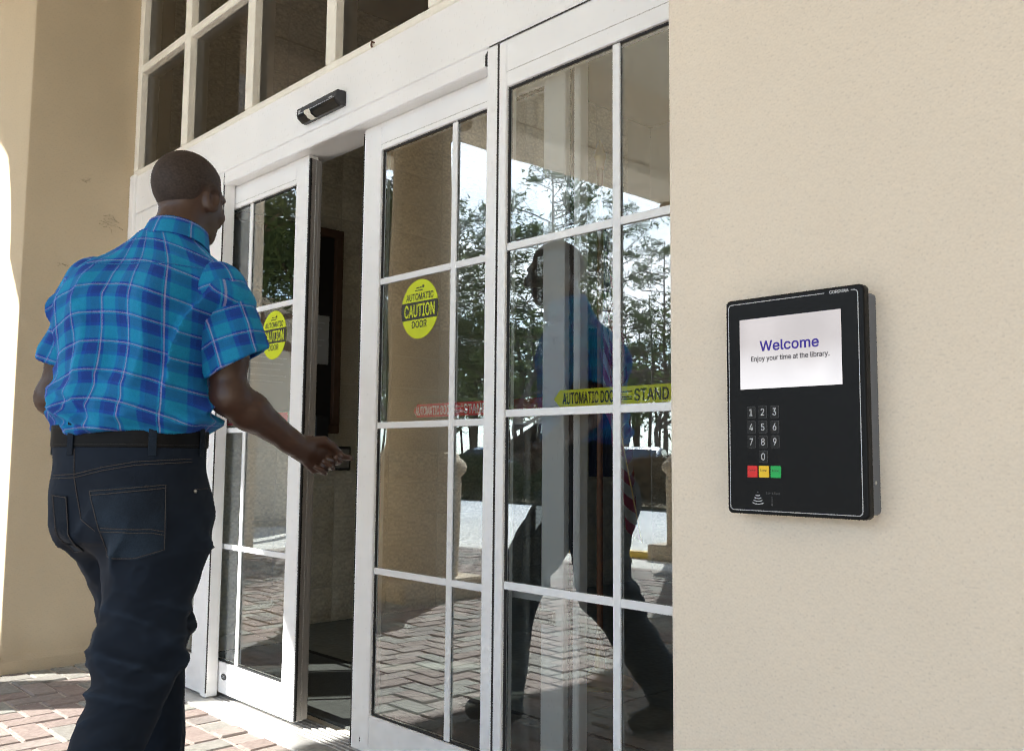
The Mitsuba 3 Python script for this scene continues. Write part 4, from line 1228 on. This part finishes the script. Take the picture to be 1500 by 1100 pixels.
# the coarse copies of head and arms give way to the fine ones (they overlap only under collar and sleeves)
c = Vb[Fb].mean(1)
gone = (c[:, 2] > 1.60) | ((c[:, 0] > 0.165) & (c[:, 2] < 1.31) & (np.linalg.norm(c[:, :2] - [0.3, 0.16], axis=1) < 0.36) & (c[:, 2] > 0.86) & (arm_sdf(c, RS, RE, RW, RD, (0.1, 0, 1), R_CURL) < 0.006)) | ((c[:, 0] < -0.15) & (c[:, 2] < 1.33) & (c[:, 2] > 0.86) & (arm_sdf(c, LS, LE, LW, LD, (-0.1, 0, 1), L_CURL) < 0.006))
Fb = Fb[~gone]
kh = Vh[Fh].mean(1)[:, 2] > 1.585
ka = Va[Fa].mean(1)[:, 2] < 1.33
kl = Vl[Fl].mean(1)[:, 2] < 1.35
body = cat(*[trimesh.Trimesh(to_world(V), F, process=False) for V, F in ((Vb, Fb), (Vh, Fh[kh]), (Va, Fa[ka]), (Vl, Fl[kl]))])
add("person", body, "skin", smooth=True)
tag("person", "man from behind in blue plaid short-sleeved shirt and dark jeans, reaching towards the doorway", "person")


def region_of(q):
    """Negative where hair grows: the scalp behind and above the ears, down to the nape, with a forehead line."""
    back = np.maximum(q[:, 1] + 0.030, -0.092 - q[:, 2] - 0.25 * np.abs(q[:, 0]))
    top = np.maximum(0.052 - q[:, 2], q[:, 1] - 0.082)
    side = np.maximum(-(q[:, 2] + 0.004), q[:, 1] - 0.035)
    return np.minimum(np.minimum(back, top), side)


def hair_sdf(p):
    q = (p - HC) @ HM
    region = region_of(q)
    edge = np.clip(-region / 0.020, 0, 1)
    return np.maximum(head_sdf(p) - 0.0045 * edge + 0.0012 * (1 - edge), region)


Vq, Fq = surface_nets(hair_sdf, (HC - 0.14).tolist(), (HC + 0.15).tolist(), 0.0038)
Vq = relax(Vq, Fq, 1)
# cropped hair: thins out into the skin towards its edge
q_ = (Vq - HC) @ HM
fade = np.clip(-region_of(q_) / 0.024, 0, 1)[:, None] ** 0.8
spk = meshkit.noise(Vq * 330, 5)[:, None]
hc = np.array([0.052, 0.0235, 0.014]) * (1 - fade) + np.array([0.034, 0.0225, 0.018]) * (0.55 + 0.9 * spk) * fade
scene["cropped_hair"] = {"type": "twosided", "bsdf": {"type": "principled", "base_color": {"type": "mesh_attribute", "name": "vertex_color"}, "roughness": 0.65, "specular": 0.35}}
add("person__hair", trimesh.Trimesh(to_world(Vq), Fq, process=False), "cropped_hair", smooth=True, color=hc)
mat("eye_white", (0.45, 0.42, 0.40), 0.15, 0.6)
mat("eye_dark", (0.012, 0.008, 0.006), 0.1, 0.6)
for s in (-1, 1):
    e = trimesh.creation.icosphere(subdivisions=3, radius=0.0115)
    ey = HC + HM @ np.array([s * 0.031, 0.0855, 0.007])
    k = add("person__eye", trimesh.Trimesh(to_world(e.vertices + ey), e.faces, process=False), "eye_white", smooth=True)
    i_ = e.vertices[:, 1] > 0.0102
    e2 = trimesh.creation.icosphere(subdivisions=2, radius=0.0052); e2.vertices[:, 1] *= 0.4
    add(k + "__iris", trimesh.Trimesh(to_world(e2.vertices @ HM.T + ey + HM @ np.array([0, 0.0098, 0])), e2.faces, process=False), "eye_dark", smooth=True)


# ---- shirt
def shirt_folds(p):
    lowv = np.clip((1.21 - p[:, 2]) / 0.10, 0, 1) * np.clip((p[:, 2] - 1.03) / 0.03, 0, 1)
    th = np.arctan2(p[:, 0], -p[:, 1])
    hfold = ridge(np.c_[th * 1.3 + p[:, 2] * 3, p[:, 2] / 0.042 + 0.8 * np.sin(th * 2.1), th * 0], 3)
    hfold2 = ridge(np.c_[th * 2.6, p[:, 2] / 0.028 + th * 1.1, th * 0], 13)
    back = np.clip((1.47 - p[:, 2]) / 0.08, 0, 1) * np.clip((p[:, 2] - 1.12) / 0.1, 0, 1)
    vfold = ridge(np.c_[p[:, 0] / 0.062 + 0.6 * np.sin(p[:, 2] * 7), p[:, 2] / 0.40, p[:, 0] * 0], 5)
    diag = ridge(np.c_[(p[:, 0] + 0.7 * p[:, 2]) / 0.10, (p[:, 2] - 0.5 * p[:, 0]) / 0.30, p[:, 0] * 0], 9)
    return -(0.016 * lowv * hfold + 0.009 * lowv * hfold2 + 0.024 * back * vfold + 0.014 * back * diag)


def shirt_base(p):
    f = stack(p, ((1.035, .188, .138, .006, 0), (1.055, .192, .148, .008, 0), (1.08, .198, .158, .018, -.004), (1.115, .196, .156, .018, -.004), (1.17, .192, .150, .016, .0), (1.25, .186, .142, .016, .01), (1.33, .187, .138, .018, .02),
                  (1.40, .195, .132, .014, .028), (1.45, .178, .118, .022, .034), (1.49, .145, .098, .032, .042), (1.53, .108, .084, .042, .052), (1.56, .083, .076, .048, .060), (1.60, .071, .072, .055, .074)), 2.35)
    f = smin(f, cap(p, (0.07, 0.052, 1.470), (0.205, 0.055, 1.418), 0.078, 0.070), 0.06)
    f = smin(f, cap(p, (0.02, 0.052, 1.490), (-0.185, 0.055, 1.450), 0.078, 0.070), 0.06)
    f = smin(f, ell(p, (0.10, -0.055, 1.38), (0.085, 0.065, 0.10)), 0.06)                   # shoulder blades
    f = smin(f, ell(p, (-0.075, -0.05, 1.395), (0.085, 0.065, 0.10)), 0.06)
    return f


def shirt_sdf(p):
    f = shirt_base(p) + shirt_folds(p)
    cut = p[:, 2] - (1.578 + 0.18 * (0.06 - p[:, 1]))        # neckline, lower in front
    return np.maximum(np.maximum(f, cut), 1.050 - p[:, 2] + 0.006 * np.sin(np.arctan2(p[:, 0], -p[:, 1]) * 3))


def plaid(p, n, uv):
    def band(t):
        t = t - dr.floor(t)
        base = mikit.mix(C3(0.010, 0.070, 0.33), C3(0.010, 0.205, 0.39), mikit.smoothstep(0.05, 0.09, t) * mikit.smoothstep(0.52, 0.48, t))
        base = mikit.mix(base, C3(0.012, 0.035, 0.20), mikit.smoothstep(0.60, 0.63, t) * mikit.smoothstep(0.90, 0.87, t) * 0.75)
        return base, mikit.smoothstep(0.955, 0.965, t) * mikit.smoothstep(1.0, 0.99, t), mikit.smoothstep(0.91, 0.918, t) * mikit.smoothstep(0.945, 0.937, t)
    a, la, ka = band(uv.x / 0.086)
    b, lb, kb = band(uv.y / 0.0715 + 0.1)
    c = (a + b) * 0.5
    weave = 0.9 + 0.2 * mikit.noise(uv.x * 900, uv.y * 900, 0.0)
    c = mikit.mix(c, C3(0.46, 0.42, 0.58), 0.36 * la)
    c = mikit.mix(c, C3(0.46, 0.42, 0.58), 0.36 * lb)
    c = mikit.mix(c, C3(0.03, 0.34, 0.46), 0.40 * ka)
    c = mikit.mix(c, C3(0.03, 0.34, 0.46), 0.40 * kb)
    return c * weave


mat("plaid_cotton", mikit.proc(plaid), 0.85, 0.2, sheen=0.3)
Vs, Fs = surface_nets(shirt_sdf, (-0.32, -0.24, 1.01), (0.34, 0.26, 1.64), 0.0062)
Vs = relax(Vs, Fs, 2)
th = np.arctan2(Vs[:, 0] - 0.01, -(Vs[:, 1] - 0.02))
r_ = np.hypot(Vs[:, 0] - 0.01, Vs[:, 1] - 0.02)
us = np.where(Vs[:, 1] < 0.02, Vs[:, 0] * 0.55 + th * 0.185 * 0.45, th * 0.185)
us = th * 0.19 * 0.5 + Vs[:, 0] * 0.5 * np.clip(1.2 - np.abs(th) / 2.2, 0, 1) + np.sign(th) * 0.1 * np.clip(np.abs(th) / 2.2 - 0.2, 0, 1)
vs_ = Vs[:, 2] + 0.35 * np.clip(Vs[:, 2] - 1.45, 0, 1) * np.clip((Vs[:, 1] + 0.05) / 0.1, 0, 1) + 0.05 * Vs[:, 0] ** 2 / 0.04
add("person__shirt", trimesh.Trimesh(to_world(Vs), Fs, process=False), "plaid_cotton", smooth=True, uv=np.c_[us, vs_])
labels["person__shirt"] = {"label": "blue and teal plaid short-sleeved shirt"}


def sleeve(S, E0, r0, r1, seed, tilt):
    S, E0 = np.asarray(S, float), np.asarray(E0, float)
    d = E0 - S; L = np.linalg.norm(d); d = d / L
    hn = d + np.asarray(tilt); hn /= np.linalg.norm(hn)

    def f(p):
        q = p - S
        t = q @ d
        a_ = np.arctan2(q @ np.cross(d, [0, 1, 0]), q[:, 1])
        fold = ridge(np.c_[t / 0.09 + 0.8 * np.sin(a_ + seed), a_ * 1.1, a_ * 0], seed) * 0.006 * np.clip(t / 0.06, 0, 1) + 0.003 * ridge(np.c_[a_ * 2.2, t / 0.2, a_ * 0], seed + 3) * np.clip(t / 0.1, 0, 1)
        g_ = cap(p, S, S + d * (L + 0.06), r0, r1) - fold
        g_ = smin(g_, ell(p, S + np.array([0, 0, -0.004]), (r0 * 1.02, r0 * 1.02, r0 * 1.02)), 0.03)
        return np.maximum(np.maximum(g_, (p - E0) @ hn), -np.maximum(cap(p, S + d * 0.02, S + d * (L + 0.08), r0 - 0.018, r1 - 0.0145), -(t - L * 0.55)))
    lo, hi = np.minimum(S, E0) - 0.12, np.maximum(S, E0) + 0.12
    V, F = surface_nets(f, lo, hi, 0.0052)
    V = relax(V, F, 2)
    q = V - S
    t = q @ d
    x = np.cross(d, [0, 1, 0]); x /= np.linalg.norm(x)
    y = np.cross(d, x)
    an = np.arctan2(q @ x, q @ y)
    return V, F, np.c_[an * 0.075, -t]


for S, E0, r0, r1, sd, tilt in (((0.198, 0.055, 1.422), (0.276, 0.050, 1.236), 0.076, 0.087, 31, (0.05, 0.30, 0.0)), ((-0.166, 0.055, 1.452), (-0.228, 0.035, 1.242), 0.074, 0.076, 47, (0, 0.2, 0))):
    V, F, uv_ = sleeve(S, E0, r0, r1, sd, tilt)
    add("person__shirt__sleeve", trimesh.Trimesh(to_world(V), F, process=False), "plaid_cotton", smooth=True, uv=uv_)
# collar: stand and fold-over leaf
nt = 72
tt = np.linspace(-2.75, 2.75, nt)                      # 0 at the nape, open in front
def ring(r, z, cb, k):
    s = np.stack([0.058 + (r) * np.sin(tt), cb - r * 1.05 * np.cos(tt), z + 0.0 * tt], 1)
    s[:, 2] += -0.020 * (1 - np.cos(tt)) + k * np.clip(np.abs(tt) - 1.3, 0, 2)
    return s
rows = [ring(0.069, 1.574, 0.076, 0), ring(0.071, 1.620, 0.090, 0), ring(0.0725, 1.625, 0.0905, 0), ring(0.076, 1.623, 0.0895, 0), ring(0.082, 1.600, 0.082, -0.004), ring(0.089, 1.576, 0.077, -0.012), ring(0.0875, 1.574, 0.077, -0.012), ring(0.080, 1.598, 0.081, -0.004)]
V = np.vstack(rows); F = []
for i in range(len(rows) - 1):
    for j in range(nt - 1):
        p_, q_ = i * nt + j, (i + 1) * nt + j
        F += [[p_, p_ + 1, q_ + 1], [p_, q_ + 1, q_]]
cu = np.tile(tt * 0.08, len(rows)); cv = np.concatenate([np.full(nt, 0.02 * i) for i in range(len(rows))])
add("person__shirt__collar", trimesh.Trimesh(to_world(V), np.array(F)[:, ::-1], process=False), "plaid_cotton", smooth=True, uv=np.c_[cu, cv])


# ---- jeans, belt, shoes
def jeans_base(p):
    f = stack(p, ((0.78, .155, .135, .045, -.01), (0.84, .170, .152, .042, -.02), (0.90, .178, .155, .030, -.018), (0.97, .186, .149, .014, -.008), (1.02, .193, .144, .005, 0), (1.09, .191, .141, .005, 0)), 2.3)
    f = np.maximum(f, 0.80 - p[:, 2])
    f = smin(f, ell(p, (0.105, -0.075, 0.86), (0.108, 0.105, 0.105)), 0.05)
    f = smin(f, ell(p, (-0.055, -0.055, 0.88), (0.090, 0.098, 0.10)), 0.05)
    r = smin(cap(p, (0.105, -0.015, 0.85), RK, 0.122, 0.086), cap(p, RK, (RA[0], RA[1] + 0.02, RA[2] + 0.0), 0.084, 0.076), 0.04)
    l = smin(cap(p, (-0.070, 0.015, 0.86), LK, 0.106, 0.088), cap(p, LK, (LA[0], LA[1], LA[2] - 0.01), 0.086, 0.076), 0.04)
    legs = smin(r, l, 0.012)
    return smin(f, legs, 0.05)


def jeans_sdf(p):
    f = jeans_base(p)
    z = p[:, 2]
    kn = np.exp(-((z - 0.53) / 0.10) ** 2)
    up_ = np.exp(-((z - 0.76) / 0.07) ** 2)
    hem = np.clip((0.34 - z) / 0.15, 0, 1)
    k1 = ridge(np.c_[p[:, 0] / 0.16 + z * 2, (z + 0.35 * p[:, 1] + 0.15 * p[:, 0]) / 0.052, p[:, 1] / 0.2], 17)
    k2 = ridge(np.c_[p[:, 0] / 0.10, (z - 0.5 * p[:, 0]) / 0.034, p[:, 1] / 0.12], 23)
    k3 = ridge(np.c_[(p[:, 0] - 0.8 * z) / 0.07, (z + p[:, 0]) / 0.22, p[:, 1] / 0.15], 27)
    low = ridge(np.c_[p[:, 0] / 0.05, z / 0.16, p[:, 1] / 0.05], 29)
    f = f - (0.019 * kn * k1 + 0.007 * kn * k2 + 0.015 * up_ * k3 + 0.005 * hem * low + 0.0015 * k2 * np.clip((0.80 - z) / 0.1, 0, 1) + 0.004 * np.clip((0.95 - z) / 0.1, 0, 1) * k3)
    return np.maximum(np.maximum(f, z - 1.072), np.maximum(0.055 + 0.05 * (p[:, 1] < -0.1) - z, -9))


def denim(p, n, uv):
    a = mikit.fbm(p.x * 9, p.y * 9, p.z * 5, 3)
    w = mikit.noise(p.x * 700 + p.z * 500, p.y * 700 - p.z * 500, p.z * 90)
    return mikit.mix(C3(0.0075, 0.0125, 0.0215), C3(0.018, 0.031, 0.050), mikit.smoothstep(0.42, 0.72, a) * 0.8) * (0.75 + 0.5 * w)


mat("denim", mikit.proc(denim), 0.85, 0.2, sheen=0.35)
mat("stitch_tan", (0.070, 0.060, 0.056), 0.8, 0.2)
mat("belt_leather", grain((0.0045, 0.0045, 0.005), 200, 0.2), 0.5, 0.12)
mat("shoe_leather", (0.03, 0.022, 0.018), 0.45, 0.4)
mat("rivet_metal", (0.45, 0.42, 0.38), 0.35, 0.5, metallic=0.9)
Vj, Fj = surface_nets(jeans_sdf, (-0.28, -0.56, 0.03), (0.29, 0.46, 1.087), 0.0066)
Vj = relax(Vj, Fj, 2)
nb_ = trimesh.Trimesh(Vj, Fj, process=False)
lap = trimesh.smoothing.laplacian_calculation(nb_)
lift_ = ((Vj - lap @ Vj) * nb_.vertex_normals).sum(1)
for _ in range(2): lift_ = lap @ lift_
wear_highlight = np.clip(lift_ / 0.0008 - 0.1, 0, 1)[:, None]            # rubbed denim along the fold ridges, with their highlights put into the colour
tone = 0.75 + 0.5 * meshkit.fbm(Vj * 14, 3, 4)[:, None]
jc = (np.array([0.0075, 0.0125, 0.0225]) * (1 - wear_highlight) + np.array([0.0165, 0.027, 0.046]) * wear_highlight) * tone
scene["denim_worn_highlit"] = {"type": "twosided", "bsdf": {"type": "principled", "base_color": {"type": "mesh_attribute", "name": "vertex_color"}, "roughness": 0.85, "specular": 0.2, "sheen": 0.35}}
add("person__jeans", trimesh.Trimesh(to_world(Vj), Fj, process=False), "denim_worn_highlit", smooth=True, color=jc)
labels["person__jeans"] = {"label": "dark indigo jeans with tan stitching"}


def onto(f, az, off):
    """Points on the back of the surface f at the given (a, z), lifted by off along the normal."""
    az = np.asarray(az, float)
    ph = math.radians(35)                      # seen from behind and a little to his right
    t_ = np.array([-math.sin(ph), math.cos(ph), 0])
    P = az[:, :1] * np.array([math.cos(ph), math.sin(ph), 0]) - 0.36 * t_ + np.c_[az[:, 0] * 0, az[:, 0] * 0, az[:, 1]]
    for _ in range(70):
        P += np.clip(f(P), -0.05, 0.05)[:, None] * 0.6 * t_
    e = 0.004
    N = np.stack([f(P + e * np.eye(3)[k]) - f(P - e * np.eye(3)[k]) for k in range(3)], 1)
    N /= np.linalg.norm(N, axis=1, keepdims=True) + 1e-9
    return P + N * off


def dense(pts, step=0.008, closed=False):
    pts = np.asarray(pts, float)
    if closed: pts = np.vstack([pts, pts[:1]])
    out = []
    for a_, b_ in zip(pts[:-1], pts[1:]):
        k = max(1, int(np.linalg.norm(b_ - a_) / step))
        out += [a_ + (b_ - a_) * i / k for i in range(k)]
    return np.array(out + [pts[-1]])


def stitch(key, pts, closed=False, lift=0.0014):
    P = onto(jeans_sdf, dense(pts, 0.008, closed), lift)
    add(key, tube(to_world(P), 0.0009, 5), "stitch_tan")


def patch(key, poly):
    m = trimesh.creation.triangulate_polygon(Polygon(poly), engine="earcut")
    V2, F2 = np.array(m[0]), np.array(m[1])
    t = trimesh.Trimesh(np.c_[V2, V2[:, 0] * 0], F2, process=False)
    v_, f_ = trimesh.remesh.subdivide_to_size(t.vertices, t.faces, 0.012)
    t = trimesh.Trimesh(v_, f_); t.merge_vertices()
    P1 = onto(jeans_sdf, t.vertices[:, :2], 0.0028)
    V = np.vstack([P1, onto(jeans_sdf, t.vertices[:, :2], -0.004)])
    b = t.edges[trimesh.grouping.group_rows(t.edges_sorted, require_count=1)]
    n_ = len(P1)
    side = np.vstack([np.c_[b[:, 0], b[:, 1], b[:, 1] + n_], np.c_[b[:, 0], b[:, 1] + n_, b[:, 0] + n_]])
    return add(key, trimesh.Trimesh(to_world(V), np.vstack([t.faces, side]), process=False), "denim", smooth=35)


yk = onto(shirt_sdf, np.c_[np.linspace(-0.16, 0.175, 56), np.linspace(1.482, 1.470, 56)], 0.0008)
add("person__shirt__yoke_seam", tube(to_world(yk), 0.0016, 6), "plaid_cotton")
PK_R = [(-0.078, 0.917), (0.096, 0.933), (0.099, 0.775), (0.034, 0.757), (-0.027, 0.759), (-0.052, 0.831)]
PK_L = [(-0.160, 0.905), (-0.126, 0.901), (-0.117, 0.809), (-0.089, 0.764), (-0.112, 0.757), (-0.146, 0.806)]
for q in (PK_R, PK_L):
    patch("person__jeans__pocket", q)
    c_ = np.mean(q, 0)
    inner = [tuple(c_ + (np.array(v_) - c_) * 0.945) for v_ in q]
    stitch("person__jeans__stitching", inner + inner[:1], lift=0.0046)
stitch("person__jeans__stitching", [(-0.070, 0.903), (0.090, 0.920)], lift=0.0046)
for dz in (0, 0.008):
    stitch("person__jeans__stitching", [(-0.044, 0.831 - dz), (0.008, 0.829 - dz), (0.064, 0.828 - dz), (0.090, 0.822 - dz)], lift=0.0046)
for dz in (0, 0.008):
    stitch("person__jeans__stitching", [(-0.165, 0.940 + dz), (-0.113, 0.944 + dz), (-0.051, 0.961 + dz), (0.024, 0.975 + dz), (0.150, 0.983 + dz)])
stitch("person__jeans__stitching", [(-0.118, 1.012), (-0.113, 0.944), (-0.091, 0.848), (-0.058, 0.822)])
stitch("person__jeans__stitching", [(0.158, 0.917), (0.190, 0.917)])
rv = trimesh.creation.icosphere(subdivisions=2, radius=0.0045)
add("person__jeans__rivet", trimesh.Trimesh(to_world(rv.vertices + onto(jeans_sdf, [(0.160, 0.912)], 0.001)[0]), rv.faces, process=False), "rivet_metal", smooth=True)

# belt: a strap that follows the waist, with loops of denim over it
an = np.linspace(0, 2 * np.pi, 97)[:-1]
def waist(off, z):
    c_, s_ = np.cos(an), np.sin(an)
    r_ = (np.abs(c_ / (0.1915 + off)) ** 2.3 + np.abs(s_ / (0.1425 + off)) ** 2.3) ** (-1 / 2.3)
    return np.c_[0.005 + r_ * c_, r_ * s_, np.full(96, z)]
rows = [waist(0.001, 1.017), waist(0.0045, 1.018), waist(0.0055, 1.021), waist(0.0055, 1.068), waist(0.0045, 1.071), waist(0.001, 1.072)]
V = np.vstack(rows); F = []
for i in range(5):
    for j in range(96):
        q_ = (j + 1) % 96
        F += [[i * 96 + j, i * 96 + q_, (i + 1) * 96 + q_], [i * 96 + j, (i + 1) * 96 + q_, (i + 1) * 96 + j]]
add("person__belt", trimesh.Trimesh(to_world(V), F, process=False), "belt_leather", smooth=40)
labels["person__belt"] = {"label": "black leather belt"}
for zz in (1.0245, 1.0645):
    add("person__belt__seam", tube(to_world(np.vstack([waist(0.0058, zz), waist(0.0058, zz)[:1]])), 0.0007, 5), "rubber")
wp = waist(0.0062, 0)
for ang in (-112, -38, -165, 5):
    j = int(round((ang % 360) / 360 * 96)) % 96
    t_ = wp[(j + 1) % 96] - wp[j - 1]; t_[2] = 0; t_ /= np.linalg.norm(t_)
    nrm = np.array([t_[1], -t_[0], 0])
    b_ = bx(-0.0095, 0.0095, -0.0005, 0.0035, 0.997, 1.078, 0.001)
    V = wp[j] * [1, 1, 0] + b_.vertices[:, :1] * t_ + b_.vertices[:, 1:2] * nrm + b_.vertices[:, 2:] * [0, 0, 1]
    add("person__jeans__belt_loop", trimesh.Trimesh(to_world(V), b_.faces, process=False), "denim")


def shoe_sdf(A, toe):
    A, toe = np.asarray(A, float), np.asarray(toe, float)
    h = A - np.array([0, 0.045, 0.035])
    mid = A + (toe - A) * 0.35
    def f(p):
        g_ = smin(cap(p, A + [0, 0, 0.03], A - [0, 0.01, 0.02], 0.052, 0.052), cap(p, mid - [0, 0, 0.025], toe, 0.050, 0.040), 0.03)
        return smin(g_, cap(p, h, mid - [0, 0, 0.04], 0.042, 0.046), 0.03)
    return f
for A, toe, lim in ((RA, R_TOE, 0), (LA, L_TOE, 0)):
    f_ = shoe_sdf(A, toe)
    lo, hi = np.minimum(A, toe) - 0.13, np.maximum(A, toe) + 0.13
    V, F = surface_nets(lambda p: np.maximum(f_(p), -p[:, 2] + 0.002), lo, hi, 0.007)
    add("person__shoe", trimesh.Trimesh(to_world(relax(V, F, 2)), F, process=False), "shoe_leather", smooth=50)
